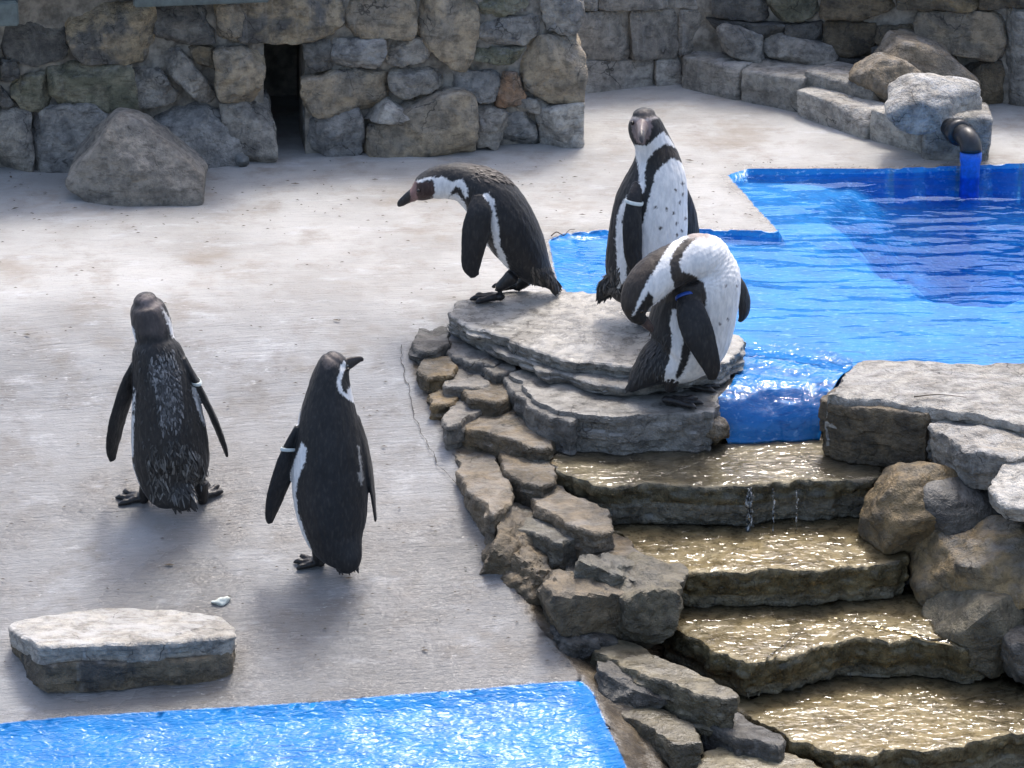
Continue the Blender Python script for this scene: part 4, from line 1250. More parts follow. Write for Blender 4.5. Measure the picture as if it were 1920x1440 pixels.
    def build(s, paint, far_white=None, voxel=0.0027, eyes=(), bands=(), tail=None, black=BLACK):
        Vs, Fs, off = [], [], 0
        for q in s.parts:
            Vs.append(q[1]); Fs += [[i + off for i in f] for f in q[2]]; off += len(q[1])
        me = bpy.data.meshes.new('tmp')
        me.from_pydata(np.vstack(Vs).tolist(), [], Fs)
        b = bmesh.new(); b.from_mesh(me); bmesh.ops.recalc_face_normals(b, faces=b.faces); b.to_mesh(me); b.free()
        ob = bpy.data.objects.new('tmp', me); COL.objects.link(ob)
        r = ob.modifiers.new('r', 'REMESH'); r.mode = 'VOXEL'; r.voxel_size = voxel; r.use_smooth_shade = True
        sm = ob.modifiers.new('s', 'SMOOTH'); sm.factor = 0.5; sm.iterations = 4
        dg = bpy.context.evaluated_depsgraph_get()
        ev = ob.evaluated_get(dg)
        m2 = bpy.data.meshes.new_from_object(ev)
        bpy.data.objects.remove(ob)
        n = len(m2.vertices)
        V = np.empty(n * 3); m2.vertices.foreach_get('co', V); V = V.reshape(-1, 3)
        Nn = np.empty(n * 3); m2.vertices.foreach_get('normal', Nn); Nn = Nn.reshape(-1, 3)
        # which part does each point belong to
        best = np.full(n, 1e9); kind = np.zeros(n, int); names = []
        for q in s.parts:
            kd, _, _, C, AB, T, Dv, Sd = q
            if kd not in names: names.append(kd)
            dist = np.full(n, 1e9)
            for c, ab, t, dv, sv in zip(C, AB, T, Dv, Sd):
                r_ = V - c
                x, y, tt = r_ @ sv, r_ @ dv, np.abs(r_ @ t)
                rr = np.sqrt((x / ab[0]) ** 2 + (y / ab[1]) ** 2) + 1e-9
                ln = np.sqrt(x * x + y * y)
                d = np.abs(ln * (1 - 1 / rr)) * np.where(rr < 1, 0.6, 1) + np.maximum(tt - 0.012, 0)
                dist = np.minimum(dist, d)
            up_ = dist < best - (0.004 if kd in ('flipper',) else 0)
            best = np.where(up_, dist, best); kind = np.where(up_, names.index(kd), kind)
        UV = s.uv(V)
        jit = np.c_[fbm(V * 130, 2), fbm(V * 130 + 40, 2)] * 2.6 + np.c_[fbm(V * [260, 260, 60] + 7, 2), fbm(V * [260, 260, 60] + 9, 2)] * 1.5
        UVj = UV + jit
        view = np.array([0, -math.cos(s.pl), math.sin(s.pl)])
        facing = Nn @ view
        body = kind == (names.index('body') if 'body' in names else -1)
        col = np.tile(black, (n, 1)).astype(float)
        if far_white is not None:
            fw = body & far_white(V / s.k, UVj, facing)
            col[fw] = WHITE
        gl = np.zeros(n)
        for kd, poly, c, mode in paint:
            m = (kind == names.index(kd)) if kd in names else np.zeros(n, bool)
            wgt = m.astype(float)
            if poly is not None:
                sdv = seg_sdf(UVj if mode != 'soft' else UV + jit * 2.0, poly)
                wd_ = 5.0 if mode == 'soft' else 1.3
                wgt = wgt * np.clip(0.5 - sdv / (2 * wd_), 0, 1)
            if mode in ('near', 'soft'): wgt = wgt * (facing > -0.05)
            col = col * (1 - wgt[:, None]) + np.asarray(c)[None] * wgt[:, None]
        for kd in ('foot', 'beak'):
            if kd in names:
                m = kind == names.index(kd)
                gl[m] = 0.8
                if kd == 'foot': col[m] = np.array([0.014, 0.013, 0.013])
        lum = 1 + np.where(col[:, 0] > 0.4, 0.08, 0.35) * fbm(V * 22, 3)
        col = col * lum[:, None]
        V = V + Nn * (0.0016 * fbm(V * [55, 55, 22], 3) * (kind != (names.index('beak') if 'beak' in names else -1)))[:, None]
        m2.vertices.foreach_set('co', V.ravel())
        dk = (col[:, 0] < 0.1)[:, None]
        streak = np.clip(fbm(V * [150, 150, 42] + 21, 3), 0, 1)[:, None]
        col = np.where(dk, col + streak * np.array([0.030, 0.026, 0.022]), col)
        m2.name = 'body'
        a = m2.attributes.new('col', 'FLOAT_COLOR', 'POINT'); a.data.foreach_set('color', np.c_[np.clip(col, 0, 0.85), np.ones(n)].astype(np.float32).ravel())
        a = m2.attributes.new('gloss', 'FLOAT', 'POINT'); a.data.foreach_set('value', gl.astype(np.float32))
        m2.materials.clear(); m2.materials.append(M_PENG)
        m2.polygons.foreach_set('use_smooth', np.ones(len(m2.polygons), bool))
        ob = bpy.data.objects.new('body', m2); COL.objects.link(ob); ob.parent = s.root
        s.V, s.N, s.UV, s.bodymask, s.facing = V, Nn, UV, body, facing
        for (px, py, w, r_) in eyes:
            D, F = ico(3)
            mk('eye', D * r_ * s.k + s.loc(px, py, w), F, M_EYE, s.root)
        for (q, t, mat, tilt) in bands:
            kd, _, _, C, AB, T, Dv, Sd = q
            i = int(t * (len(C) - 1))
            a_, b_ = AB[i][0] + 0.004, AB[i][1] + 0.004
            th = np.linspace(0, 2 * math.pi, 40, endpoint=False)
            ctr = C[i] + np.outer(np.cos(th) * a_, Sd[i]) + np.outer(np.sin(th) * b_, Dv[i]) + np.outer(np.cos(th) * tilt, T[i]) * a_
            V_, F_ = [], []
            for j in range(40):
                ou = ctr[j] - C[i]; ou /= np.linalg.norm(ou)
                for aa in range(8):
                    an = 2 * math.pi * aa / 8
                    V_.append(ctr[j] + ou * 0.0022 * math.cos(an) + T[i] * 0.0062 * math.sin(an))
            for j in range(40):
                for aa in range(8):
                    F_.append([j * 8 + aa, j * 8 + (aa + 1) % 8, ((j + 1) % 40) * 8 + (aa + 1) % 8, ((j + 1) % 40) * 8 + aa])
            mk('flipper_band', V_, F_, mat, s.root)
        if tail:
            s.tail(*tail)
    def blades(s, name, items):
        """items: (base, dir, normal, length, width, colour)"""
        V, F, Cc = [], [], []
        for b, d, nn, L_, wd, c in items:
            d = d / np.linalg.norm(d); sd_ = np.cross(d, nn); sd_ /= np.linalg.norm(sd_) + 1e-9
            nn = np.cross(sd_, d)
            i = len(V)
            for t, w_ in ((0, 0.5), (0.35, 1.0), (0.75, 0.75), (1.0, 0.12)):
                cv = b + d * L_ * t + nn * (-0.12 * L_ * t * t)
                V += [cv - sd_ * wd * w_, cv + nn * wd * 0.25 * w_, cv + sd_ * wd * w_]
                Cc += [c, c * 1.1, c]
            for j in range(3):
                a = i + j * 3
                F += [[a, a + 1, a + 4, a + 3], [a + 1, a + 2, a + 5, a + 4]]
        return mk(name, np.array(V), F, M_FEATHER, s.root, attrs={'col': np.array(Cc)})
    def tail(s, p0, p1, spreadv, n, wd, colr):
        """stiff tail feathers from p0 to p1 (px,py,w), fanned along spreadv (px offsets u,v)"""
        rs_ = random.Random(n)
        it = []
        a, b = s.loc(*p0), s.loc(*p1)
        for i in range(n):
            f = (i / (n - 1) - 0.5) * 2
            e = np.array([spreadv[0] * f * s.k, spreadv[2] * f * s.k, spreadv[1] * f * s.k])
            base = a + e * 0.7
            tip = b + e + np.array([rs_.uniform(-3, 3), rs_.uniform(-3, 3), rs_.uniform(-4, 6)]) * s.k
            d = tip - base
            it.append((base, d, np.array([0, -1, 0.25]), np.linalg.norm(d), wd * s.k, colr * rs_.uniform(0.8, 1.5)))
        s.blades('tail_feathers', it)
    def tufts(s, name, poly, n, length, wd, cols, down, seed=1):
        rs_ = random.Random(seed)
        m = np.where(s.bodymask & (s.facing > 0.15) & (seg_sdf(s.UV, poly) < 0))[0]
        it = []
        if len(m) == 0: return
        for i in range(n):
            j = m[rs_.randrange(len(m))]
            nn = s.N[j]
            d = np.array(down, float) + np.array([rs_.gauss(0, 0.35), rs_.gauss(0, 0.25), rs_.gauss(0, 0.25)])
            d = d - nn * (d @ nn) + nn * rs_.uniform(0.02, 0.35)
            c = cols[rs_.randrange(len(cols))] * rs_.uniform(0.7, 1.3)
            it.append((s.V[j] + nn * 0.0005, d, nn, length * s.k * rs_.uniform(0.5, 1.3), wd * s.k * rs_.uniform(0.6, 1.3), c))
        s.blades(name, it)['kind'] = 'stuff'

flag_z = lambda X, Y: 0.040
step_z = lambda X, Y: -0.050
deck_g = lambda X, Y: float(deck_z(Y))

# --- the bird leaning forward in profile
C = Penguin('penguin', 'penguin bending forward in profile on the flagstone, beak pointing at the deck', 945, 553, flag_z)
dz_ = lambda u, v: (u, 0.0, v)
C.tube('body', [(1046, 547, 0, 9, 4, dz_(1, .5)), (1030, 528, 0, 22, 14, dz_(.9, .45)), (1001, 500, 0, 44, 34, dz_(.88, .47)), (972, 455, 0, 57, 49, dz_(.88, .45)), (941, 406, 0, 60, 55, dz_(.8, .6)),
                (911, 367, 0, 52, 50, dz_(.6, .8)), (872, 346, 0, 38, 38, dz_(.2, .97)), (838, 343, 0, 29, 33, dz_(0, 1)), (808, 350, 0, 27, 28, dz_(-.3, .95)), (789, 361, 0, 21, 20, dz_(-.5, .85)), (778, 366, 0, 12, 12, dz_(-.5, .85))])
C.tube('beak', [(790, 362, 0, 10, 13, dz_(-.5, .85)), (775, 369, 0, 8, 12, dz_(-.5, .85)), (762, 377, 0, 6, 9, dz_(-.5, .85)), (753, 384, 0, 4, 7, dz_(-.6, .8)), (750, 389, 0, 2, 3, dz_(-.8, .6))], 5, 16)
cf = []
for sgn in (-1, 1):
    cf.append(C.tube('flipper', [(900, 372, 44 * sgn, 8, 14, (1, 0, 0)), (899, 400, 60 * sgn, 8, 22, (1, 0, 0)), (894, 435, 66 * sgn, 7, 27, (1, 0, 0)), (887, 470, 67 * sgn, 6, 21, (1, 0, 0.1)), (884, 500, 65 * sgn, 5, 17, (1, 0, 0.2)), (890, 518, 62 * sgn, 3, 9, (1, 0, 0.3))]))
C.foot((962, 518, -30), (934, 541, -30), (-1, -0.05), 50)
C.foot((985, 524, 30), (968, 540, 30), (-1, 0.1), 44)
C.build([('body', [(816, 346), (812, 340), (830, 335), (850, 345), (868, 340), (877, 355), (880, 372), (874, 375), (868, 360), (857, 352), (848, 364), (842, 376), (846, 392), (810, 378), (817, 360)], WHITE, 'both'),
         ('body', [(776, 344), (800, 338), (818, 334), (818, 340), (800, 343), (778, 350)], WHITE, 'both'),
         ('body', [(846, 370), (858, 366), (872, 382), (878, 400), (905, 440), (928, 482), (939, 505), (950, 524), (930, 516), (890, 460), (860, 405), (840, 382)], WHITE, 'both'),
         ('body', [(906, 369), (916, 366), (927, 378), (930, 400), (936, 432), (938, 462), (946, 478), (957, 512), (962, 524), (948, 524), (940, 500), (926, 455), (920, 425), (924, 400), (917, 382), (908, 376)], WHITE, 'both'),
         ('body', [(770, 340), (788, 345), (790, 365), (786, 384), (768, 390)], PINK, 'both'),
         ('body', [(783, 347), (814, 344), (818, 358), (814, 374), (796, 380), (786, 378), (784, 362)], np.array([0.045, 0.024, 0.021]), 'both'),
         ('beak', [(778, 340), (795, 340), (795, 395), (768, 395), (772, 372)], PINK, 'both'), ('beak', [(740, 395), (775, 352), (772, 372), (766, 395)], HORN, 'both'),
         ('body', [(860, 300), (940, 310), (970, 350), (930, 340), (890, 330)], BROWNB, 'soft')],
        eyes=[(788, 361, -21, 4.2), (788, 361, 21, 4.2)], tail=((1028, 522, 0), (1050, 549, 0), (6, -1, 20), 13, 4.5, np.array([0.018, 0.017, 0.017])))
C.tufts('ruffled_feathers', [(990, 500), (1040, 500), (1046, 535), (1000, 530)], 120, 14, 1.6, [np.array([0.02, 0.02, 0.02]), np.array([0.07, 0.06, 0.05])], (0.35, 0, -1), 3)
C.tufts('ruffled_feathers', [(880, 312), (940, 318), (965, 345), (920, 345), (885, 340)], 140, 10, 1.5, [np.array([0.05, 0.04, 0.035]), np.array([0.10, 0.085, 0.07])], (1, 0, -0.5), 4)

# --- the bird standing upright facing the viewer
D = Penguin('penguin', 'upright penguin with spotted white belly facing the viewer, pale flipper band', 1210, 596, flag_z)
dd_ = (-0.80, 0.60, 0.0)
D.tube('body', [(1126, 560, 10, 14, 5, dd_), (1138, 540, 10, 24, 16, dd_), (1168, 535, 4, 40, 34, dd_), (1198, 530, 0, 62, 60, dd_), (1204, 500, 0, 72, 70, dd_), (1212, 440, 0, 72, 73, dd_), (1217, 390, 0, 68, 69, dd_), (1226, 342, 0, 56, 58, dd_),
                (1226, 304, 0, 42, 43, dd_), (1218, 276, -4, 34, 34, (-0.4, 0.9, 0)), (1206, 252, -8, 33, 34, (-0.1, 1, 0)), (1202, 236, -8, 29, 31, (0, 1, 0)), (1201, 226, -6, 21, 24, (0, 1, 0))])
D.tube('beak', [(1197, 246, -30, 13, 14, (0, 0.4, 1)), (1195, 258, -56, 9, 12, (0, 0.4, 1)), (1194, 270, -78, 6, 8, (0, 0.4, 1)), (1195, 279, -88, 2.5, 3, (0, 0.4, 1))], 5, 16)
d1 = D.tube('flipper', [(1192, 352, -40, 8, 12, (1, 0.3, 0)), (1184, 378, -62, 7, 14, (1, 0.3, 0)), (1180, 420, -76, 6, 18, (1, 0.2, 0)), (1181, 465, -82, 6, 18, (1, 0.2, 0)), (1186, 500, -82, 5, 14, (1, 0.2, 0)), (1192, 518, -80, 3, 7, (1, 0.2, 0))])
D.tube('flipper', [(1276, 360, 20, 8, 12, (.6, 0.8, 0)), (1288, 400, 34, 7, 22, (.6, 0.8, 0)), (1297, 435, 42, 6, 22, (.6, 0.8, 0)), (1304, 468, 46, 5, 16, (.6, 0.8, 0)), (1307, 488, 46, 3, 8, (.6, 0.8, 0))])
D.foot((1195, 575, -20), (1200, 592, -30), (0.7, -0.7), 50)
D.foot((1240, 560, 20), (1245, 580, 22), (0.7, -0.7), 50)
spots = [(1273, 350), (1260, 362), (1273, 369), (1268, 385), (1222, 393), (1243, 396), (1256, 404), (1279, 413), (1262, 423), (1273, 436), (1263, 443), (1232, 432)]
D.build([('body', [(1222, 332), (1234, 318), (1252, 303), (1275, 312), (1288, 345), (1292, 400), (1286, 460), (1275, 600), (1188, 600), (1190, 500), (1192, 438), (1200, 420), (1212, 372)], WHITE, 'near'),
         ('body', [(1183, 280), (1205, 282), (1236, 256), (1250, 268), (1262, 284), (1240, 278), (1222, 290), (1208, 306), (1203, 332), (1204, 360), (1197, 373), (1193, 350), (1192, 325), (1187, 300)], WHITE, 'near'),
         ('body', [(1172, 370), (1160, 388), (1153, 410), (1151, 450), (1154, 500), (1156, 545), (1170, 525), (1172, 500), (1166, 470), (1166, 440), (1162, 420), (1168, 395)], WHITE, 'near'),
         ('body', [(1176, 240), (1190, 233), (1208, 231), (1216, 246), (1212, 262), (1200, 280), (1188, 276), (1180, 262)], np.array([0.20, 0.155, 0.15]), 'near'),
         ('body', [(1174, 228), (1186, 230), (1200, 236), (1212, 230), (1224, 228), (1226, 233), (1210, 237), (1200, 242), (1185, 236), (1175, 238)], np.array([0.30, 0.27, 0.26]), 'near'),
         ('body', [(1188, 222), (1200, 214), (1216, 218), (1226, 230), (1205, 232), (1190, 230)], np.array([0.07, 0.06, 0.055]), 'soft'),
         ('body', [(1226, 290), (1255, 282), (1268, 298), (1250, 302), (1232, 312)], BROWNB, 'soft'),
         ('beak', None, np.array([0.15, 0.115, 0.11]), 'near'), ('beak', [(1190, 258), (1200, 256), (1203, 285), (1190, 285)], np.array([0.05, 0.045, 0.045]), 'near')] +
        [('body', [(x + 3.2 * math.cos(t) * (1 + 0.4 * math.sin(x)), y + 3.4 * math.sin(t)) for t in np.linspace(0, 6.28, 7)[:-1]], np.array([0.06, 0.05, 0.05]), 'near') for x, y in spots],
        far_white=lambda V, UV, f: (f <= 0.02) & (UV[:, 0] > 1255) & (UV[:, 1] > 320),
        eyes=[(1179, 241, -28, 4.0), (1217, 240, -28, 4.0)], bands=[(d1, 0.24, M_BANDW, 0.5)], tail=((1140, 540, 10), (1131, 566, 4), (14, 2, 8), 11, 4.0, np.array([0.018, 0.017, 0.017])))
D.tufts('ruffled_feathers', [(1122, 500), (1160, 500), (1160, 550), (1118, 550)], 120, 13, 1.7, [np.array([0.02, 0.02, 0.02]), np.array([0.09, 0.08, 0.07])], (-0.2, 0, -1), 3)

# --- the bird preening its back
E = Penguin('penguin', 'preening penguin with head tucked under its flipper on the wet step', 1285, 742, step_z)
de = (-0.95, -0.25, 0.15)
E.tube('body', [(1181, 731, -10, 12, 6, de), (1194, 714, -8, 26, 16, de), (1226, 686, -4, 48, 36, de), (1266, 664, 0, 66, 56, de), (1284, 640, 0, 76, 78, de), (1296, 596, 0, 76, 80, de), (1306, 552, -4, 74, 76, de), (1310, 515, -12, 68, 70, (-0.9, -0.1, 0.4)),
                (1300, 490, -26, 54, 48, (-0.5, 0.2, 0.8)), (1268, 498, -42, 42, 40, (-0.4, 0.2, 0.9)), (1232, 516, -62, 40, 40, (-0.55, 0.1, 0.8)), (1202, 542, -80, 36, 37, (-0.8, 0, 0.5)), (1187, 570, -90, 28, 30, (-1, -0.1, 0.15)), (1188, 592, -92, 19, 20, (-1, -0.1, -0.3)), (1196, 604, -90, 10, 11, (-0.8, -0.1, -0.5))])
E.tube('beak', [(1192, 597, -90, 8, 11, (-0.8, 0, -0.4)), (1203, 607, -84, 7, 10, (-0.8, 0, -0.4)), (1212, 616, -76, 5, 8, (-0.8, 0, -0.4)), (1218, 624, -70, 2.5, 4, (-0.8, 0, -0.4))], 5, 16)
e1 = E.tube('flipper', [(1280, 556, -62, 9, 18, (1, 0, .35)), (1286, 585, -84, 8, 27, (1, 0, .4)), (1298, 622, -98, 7, 30, (1, 0, .4)), (1314, 660, -104, 6, 24, (1, 0, .3)), (1326, 690, -104, 5, 17, (1, 0, .2)), (1328, 712, -102, 3, 8, (1, 0, .1))])
E.tube('flipper', [(1360, 510, 40, 8, 14, (.7, 0.7, 0)), (1384, 540, 54, 7, 17, (.7, 0.7, 0)), (1395, 568, 58, 6, 17, (.7, 0.7, 0)), (1394, 590, 58, 5, 14, (.7, 0.7, 0)), (1387, 603, 56, 3, 7, (.7, 0.7, 0))])
E.foot((1258, 705, -38), (1252, 732, -40), (1, -0.10), 62)
E.foot((1290, 690, 34), (1288, 722, 32), (1, 0.05), 62)
E.build([('body', [(1268, 446), (1340, 440), (1400, 500), (1400, 620), (1340, 720), (1270, 720), (1240, 716), (1236, 705), (1250, 680), (1254, 640), (1250, 575), (1240, 560), (1215, 580), (1178, 598), (1190, 565), (1205, 535), (1228, 500), (1240, 480)], WHITE, 'near'),
         ('body', [(1284, 455), (1300, 452), (1284, 466), (1272, 480), (1264, 500), (1268, 516), (1290, 522), (1310, 536), (1316, 560), (1312, 590), (1240, 600), (1216, 584), (1238, 564), (1256, 546), (1248, 520), (1246, 500), (1256, 476), (1270, 458)], np.array([0.030, 0.025, 0.021]), 'near'),
         ('body', [(1236, 574), (1280, 560), (1300, 580), (1262, 590), (1250, 600), (1254, 640), (1250, 680), (1238, 700), (1240, 735), (1160, 745), (1190, 600)], BLACK, 'near'),
         ('body', [(1253, 585), (1263, 582), (1262, 600), (1268, 620), (1273, 640), (1270, 680), (1266, 696), (1248, 700), (1252, 670), (1256, 640), (1250, 610)], WHITE, 'near'),
         ('body', [(1276, 622), (1292, 646), (1290, 660), (1280, 690), (1268, 712), (1262, 706), (1270, 680), (1273, 650)], BLACK, 'near'),
         ('body', [(1208, 553), (1216, 562), (1217, 578), (1212, 604), (1196, 612), (1180, 600), (1190, 582)], BLACK, 'near'),
         ('body', [(1155, 530), (1195, 494), (1240, 466), (1275, 448), (1262, 460), (1236, 480), (1225, 498), (1204, 530), (1190, 560), (1178, 596), (1150, 600)], BROWNB * 0.9, 'near'),
         ('body', [(1262, 440), (1330, 442), (1318, 456), (1285, 456)], np.array([0.30, 0.24, 0.21]), 'soft'),
         ('body', [(1265, 445), (1280, 450), (1262, 470), (1240, 500), (1220, 522), (1226, 500), (1240, 478)], WHITE, 'near'),
         ('beak', None, np.array([0.07, 0.05, 0.047]), 'near')] +
        [('body', [(x + 2.4 * math.cos(t), y + 2.8 * math.sin(t)) for t in np.linspace(0, 6.28, 7)[:-1]], np.array([0.08, 0.07, 0.07]), 'near') for x, y in [(1352, 541), (1373, 541), (1358, 602), (1342, 610)]],
        far_white=lambda V, UV, f: (f <= 0.02) & (UV[:, 0] > 1310),
        bands=[(e1, 0.06, M_BANDB, 0.0)], eyes=[(1196, 588, -111, 3.6)], tail=((1200, 706, -8), (1181, 735, -10), (10, -4, 14), 13, 4.5, np.array([0.016, 0.015, 0.015])))
E.tufts('ruffled_feathers', [(1190, 620), (1250, 620), (1245, 715), (1185, 720)], 160, 13, 1.7, [np.array([0.014, 0.014, 0.014]), np.array([0.03, 0.028, 0.026])], (-0.25, 0, -1), 5)

# --- the moulting bird walking away
A = Penguin('penguin', 'moulting penguin walking away with scruffy grey feathers on its back', 322, 942, deck_g)
da = (0.10, -1.0, 0.25)
A.tube('body', [(356, 955, -62, 7, 4, da), (346, 938, -54, 26, 14, da), (331, 915, -34, 54, 36, da), (326, 880, -14, 69, 58, da), (324, 840, -4, 72, 68, da), (321, 785, 0, 67, 68, da), (316, 728, 2, 58, 62, da), (309, 684, 4, 51, 52, da), (305, 660, 6, 45, 47, da), (302, 642, 10, 36, 39, da),
                (298, 618, 14, 37, 40, da), (292, 592, 18, 34, 38, (0.1, -0.9, 0.5)), (289, 580, 20, 30, 32, (0.1, -0.7, 0.7)), (287, 572, 20, 22, 24, (0.1, -0.5, 0.8))])
A.tube('beak', [(276, 588, 50, 10, 12, (0, 0, 1)), (266, 594, 80, 7, 9, (0, 0, 1)), (262, 600, 96, 3, 4, (0, 0, 1))], 5, 14)
A.tube('flipper', [(270, 684, 0, 8, 16, (.6, .8, 0)), (254, 715, 4, 8, 22, (.6, .8, 0)), (240, 752, 8, 7, 25, (.6, .8, 0)), (225, 795, 12, 6, 24, (.6, .8, 0)), (214, 838, 16, 5, 18, (.6, .8, 0)), (213, 864, 16, 3, 8, (.6, .8, 0))])
a2 = A.tube('flipper', [(352, 676, 0, 8, 14, (.35, -.9, 0)), (372, 712, 0, 7, 20, (.35, -.9, 0)), (390, 750, 4, 6, 23, (.35, -.9, 0)), (408, 792, 8, 6, 22, (.35, -.9, 0)), (421, 830, 10, 5, 16, (.35, -.9, 0)), (428, 856, 10, 3, 7, (.35, -.9, 0))])
A.foot((278, 905, 0), (268, 940, 2), (-0.95, 0.12), 50)
A.foot((378, 905, 0), (380, 945, 4), (0.55, 0.75), 46)
A.build([('body', [(263, 728), (268, 736), (263, 785), (258, 858), (250, 858), (250, 800), (256, 752)], WHITE, 'both'), ('body', [(248, 862), (257, 872), (262, 895), (272, 920), (278, 940), (250, 935)], WHITE * 0.75, 'both'),
         ('body', [(370, 728), (377, 732), (386, 762), (396, 800), (390, 800), (378, 764)], WHITE, 'both'), ('body', [(314, 580), (322, 586), (333, 608), (344, 644), (336, 638), (328, 612), (320, 592)], WHITE, 'both'),
         ('body', [(255, 612), (266, 622), (271, 646), (262, 648)], WHITE, 'both'),
         ('body', [(258, 575), (280, 556), (318, 575), (330, 620), (320, 640), (280, 636), (262, 612)], np.array([0.050, 0.042, 0.040]), 'soft'), ('body', [(278, 565), (300, 562), (318, 580), (312, 592), (285, 584)], np.array([0.15, 0.125, 0.12]), 'soft'),
         ('body', [(298, 690), (320, 700), (345, 720), (352, 770), (345, 800), (322, 800), (312, 750), (298, 715)], np.array([0.06, 0.06, 0.063]), 'soft')],
        far_white=lambda V, UV, f: (f <= -0.35) & (UV[:, 1] > 660) & (UV[:, 1] < 925), bands=[(a2, 0.26, M_BANDW, -0.3)],
        tail=((340, 925, -52), (356, 960, -62), (22, 3, 0), 13, 5.0, np.array([0.016, 0.015, 0.015])), black=np.array([0.015, 0.0145, 0.0145]))
gcols = [np.array([0.09, 0.09, 0.092]), np.array([0.05, 0.05, 0.05]), np.array([0.02, 0.02, 0.02]), np.array([0.15, 0.15, 0.15])]
A.tufts('loose_feathers', [(296, 678), (340, 660), (350, 700), (356, 760), (348, 812), (318, 812), (310, 760), (294, 710)], 520, 10, 1.7, gcols, (0.05, 0, -1), 6)
A.tufts('loose_feathers', [(285, 855), (340, 820), (392, 860), (396, 905), (350, 945), (290, 928)], 330, 18, 1.9, [np.array([0.02, 0.02, 0.02]), np.array([0.045, 0.044, 0.042]), np.array([0.11, 0.11, 0.105])], (0.1, 0, -1), 7)
A.tufts('loose_feathers', [(260, 652), (345, 645), (385, 800), (390, 850), (258, 850)], 260, 9, 1.6, [np.array([0.014, 0.014, 0.014]), np.array([0.03, 0.03, 0.03])], (0.05, 0, -1), 8)

# --- the glossy bird seen from behind with its head turned
B = Penguin('penguin', 'sleek black penguin seen from behind, head turned with beak raised', 612, 1060, deck_g)
db_ = (-0.05, -1.0, 0.25)
B.tube('body', [(657, 1072, -58, 14, 6, db_), (652, 1050, -50, 32, 20, db_), (634, 1010, -28, 54, 44, db_), (625, 960, -10, 67, 62, db_), (622, 900, 0, 71, 68, db_), (622, 840, 2, 66, 64, db_), (622, 790, 4, 55, 55, db_), (624, 750, 8, 44, 46, db_),
                (627, 718, 12, 36, 40, db_), (633, 694, 14, 28, 32, (-.5, -0.8, 0.4)), (638, 685, 16, 21, 24, (-.6, -0.5, 0.6))])
B.tube('beak', [(646, 694, 16, 11, 13, (-0.3, 0, 1)), (660, 690, 18, 8, 12, (-0.2, 0, 1)), (672, 685, 20, 6, 9, (0, 0, 1)), (682, 682, 22, 4, 6, (.3, 0, 1)), (687, 685, 22, 2, 3, (.5, 0, .8))], 5, 16)
b1 = B.tube('flipper', [(572, 806, -6, 8, 16, (.75, .6, .3)), (556, 838, -8, 8, 22, (.75, .6, .3)), (541, 878, -6, 7, 27, (.8, .6, .3)), (524, 925, -4, 6, 24, (.8, .6, .3)), (512, 962, -2, 5, 15, (.8, .6, .2)), (509, 981, 0, 3, 6, (.8, .6, .2))])
B.tube('flipper', [(672, 790, 6, 7, 18, (0.06, 1, 0)), (685, 830, 8, 6, 24, (0.06, 1, 0)), (695, 880, 10, 5, 26, (0.06, 1, 0)), (701, 930, 12, 4, 20, (0.06, 1, 0)), (705, 976, 14, 2.5, 8, (0.06, 1, 0))])
B.foot((596, 1018, -4), (598, 1056, -2), (-0.95, 0.12), 46)
B.foot((640, 1015, 10), (645, 1046, 26), (0.5, 0.85), 40)
B.build([('body', [(574, 834), (584, 845), (580, 870), (566, 902), (561, 930), (564, 962), (576, 1000), (588, 1034), (578, 1022), (548, 960), (545, 900), (562, 862)], WHITE, 'near'),
         ('body', [(656, 682), (660, 690), (652, 708), (647, 728), (650, 742), (662, 748), (674, 764), (656, 754), (642, 742), (640, 722), (648, 694)], WHITE, 'both'),
         ('body', [(658, 740), (664, 730), (676, 750), (680, 766), (664, 758)], WHITE, 'both'),
         ('body', [(614, 682), (636, 668), (656, 680), (640, 694), (620, 700)], np.array([0.12, 0.10, 0.09]), 'soft'),
         ('body', [(560, 770), (572, 768), (568, 800), (558, 806)], WHITE, 'both'),
         ('body', [(676, 840), (680, 842), (686, 900), (682, 914), (676, 890), (681, 888)], np.array([0.35, 0.33, 0.30]), 'near'),
         ('beak', None, np.array([0.03, 0.024, 0.022]), 'both')],
        far_white=lambda V, UV, f: (f <= -0.35) & (UV[:, 1] > 780) & (UV[:, 1] < 1040), bands=[(b1, 0.25, M_BANDW, -0.25)], eyes=[(660, 702, 2, 3.4)],
        tail=((650, 1040, -52), (656, 1076, -60), (20, 2, 0), 11, 5.0, np.array([0.014, 0.013, 0.013])))

# ================================================================== SMALL THINGS ON THE DECK
dp = ondeck(414, 1131)
V_, F_ = polytope(dp + [0, 0, 0.003], rnd_planes(12, np.array([0.030, 0.020, 0.010]), random.Random(4), 0.4), (0.030, 0.020, 0.010), p=8, sub=3, rough=0.006, freq=60.0)
tag(mk('dropping', V_, F_, mat_plain('white_dropping', (0.62, 0.64, 0.56), 0.6, 0.2, 90.0, 0.4)), 'small white bird dropping on the ramp behind the embedded stone block', 'dropping')

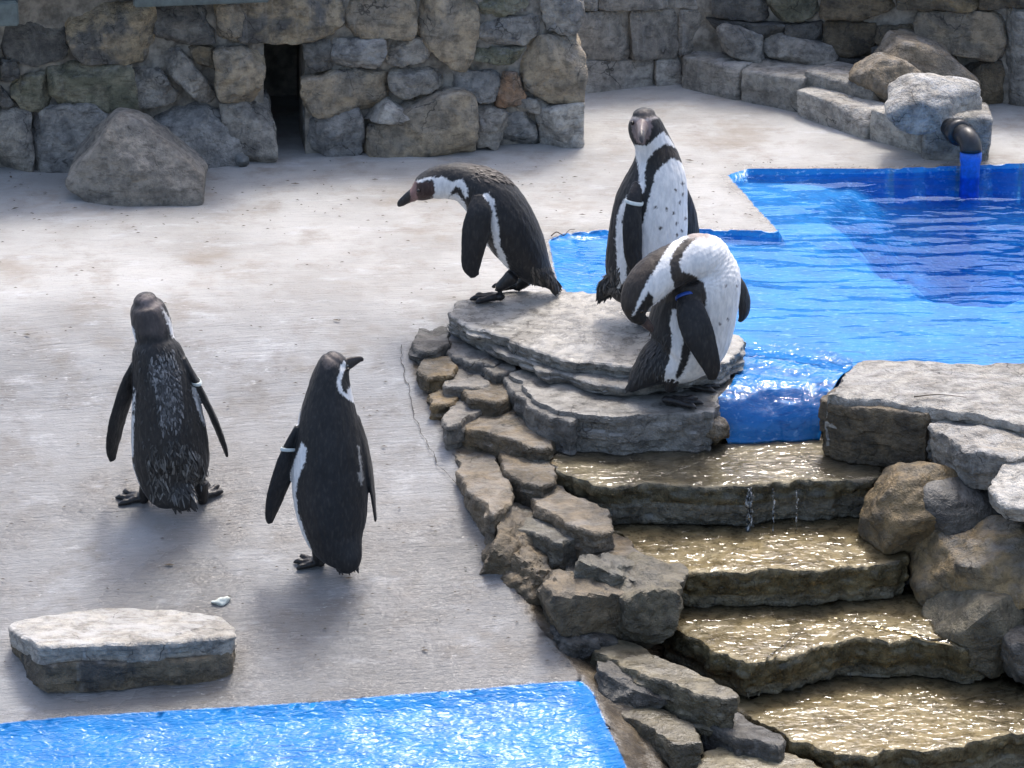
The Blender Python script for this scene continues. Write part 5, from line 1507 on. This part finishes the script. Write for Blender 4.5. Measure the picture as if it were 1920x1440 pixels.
def litter():
    rs_ = random.Random(12)
    V, F = [], []
    for i in range(900):
        x, y = rs_.uniform(-20, 1900), rs_.uniform(300, 1260) if rs_.random() < 0.75 else rs_.uniform(300, 450)
        p = ondeck(x, y)
        q = p[None, :2]
        if seg_sdf(q, POOL)[0] < 0.03 or seg_sdf(q, LOW)[0] < 0.02 or seg_sdf(q, BED)[0] < 0.04: continue
        L_ = rs_.uniform(0.002, 0.009) * (2.2 if rs_.random() < 0.08 else 1)
        a = rs_.gauss(0, 0.5)
        d = np.array([math.cos(a), math.sin(a), -0.3 * math.sin(a) if p[1] < 0.5 else 0]); s_ = np.array([-math.sin(a), math.cos(a), 0]) * 0.3
        b = p + [0, 0, 0.006]
        i0 = len(V)
        V += [b - d * L_, b - s_ * L_ + [0, 0, 0.001], b + d * L_, b + s_ * L_ + [0, 0, 0.002]]
        F.append([i0, i0 + 1, i0 + 2, i0 + 3])
    o = mk('leaf_litter', V, F, M_LEAF, smooth=False)
    tag(o, 'tiny dark leaf crumbs scattered over the deck', kind='stuff')
litter()

def ribbon(name, pts, wpx, mat, zoff, parent=None):
    P = np.array([ondeck(x, y) for x, y in pts])
    P = smooth_poly(P, len(pts) * 14, closed=False)
    P[:, :2] += 0.008 * np.c_[fbm(P * 30, 3), fbm(P * 30 + 9, 3)]
    P[:, 2] = deck_z(P[:, 1])
    P[:, 2] += zoff
    T = np.gradient(P, axis=0); T /= np.linalg.norm(T, axis=1)[:, None]
    Sx = np.cross(T, [0, 0, 1]); Sx /= np.linalg.norm(Sx, axis=1)[:, None]
    wd = wpx / 600.0 * (0.5 + np.abs(fbm(P * 40 + 3, 3)) * 1.4)
    V = np.vstack([P - Sx * wd[:, None], P + Sx * wd[:, None]])
    n = len(P)
    o = mk(name, V, [[i, i + 1, n + i + 1, n + i] for i in range(n - 1)], mat)
    if parent: adopt(o, parent)
    return o
deck = bpy.data.objects['concrete_deck']
for pts, w_ in [([(752, 650), (758, 700), (768, 740), (780, 790), (802, 835), (818, 870)], 0.7), ([(818, 872), (850, 905), (880, 940), (905, 965)], 0.6)]:
    ribbon('deck_crack', pts, w_, M_CRACK, 0.0065, deck)

def twig(px_pts, zf, r, label):
    P = np.array([onz(x, y, zf) + [0, 0, dz] for x, y, dz in px_pts])
    P = smooth_poly(P, 30, closed=False)
    V_, F_ = sweep(P, [r * (1 - 0.6 * i / 29) for i in range(30)], 8)
    tag(mk('twig', V_, F_, M_TWIG), label, 'twig')
twig([(1034, 442, 0.0), (1043, 437, 0.004), (1052, 440, 0.002), (1058, 441, 0.0), (1068, 433, 0.004), (1078, 431, 0.002)], 0.006, 0.0022, 'dark curled twig on the deck at the blue beach edge')
twig([(1714, 744, 0.0), (1760, 742, 0.004), (1812, 746, 0.002)], 0.042, 0.0022, 'straight dry twig lying on the pale rock ledge')
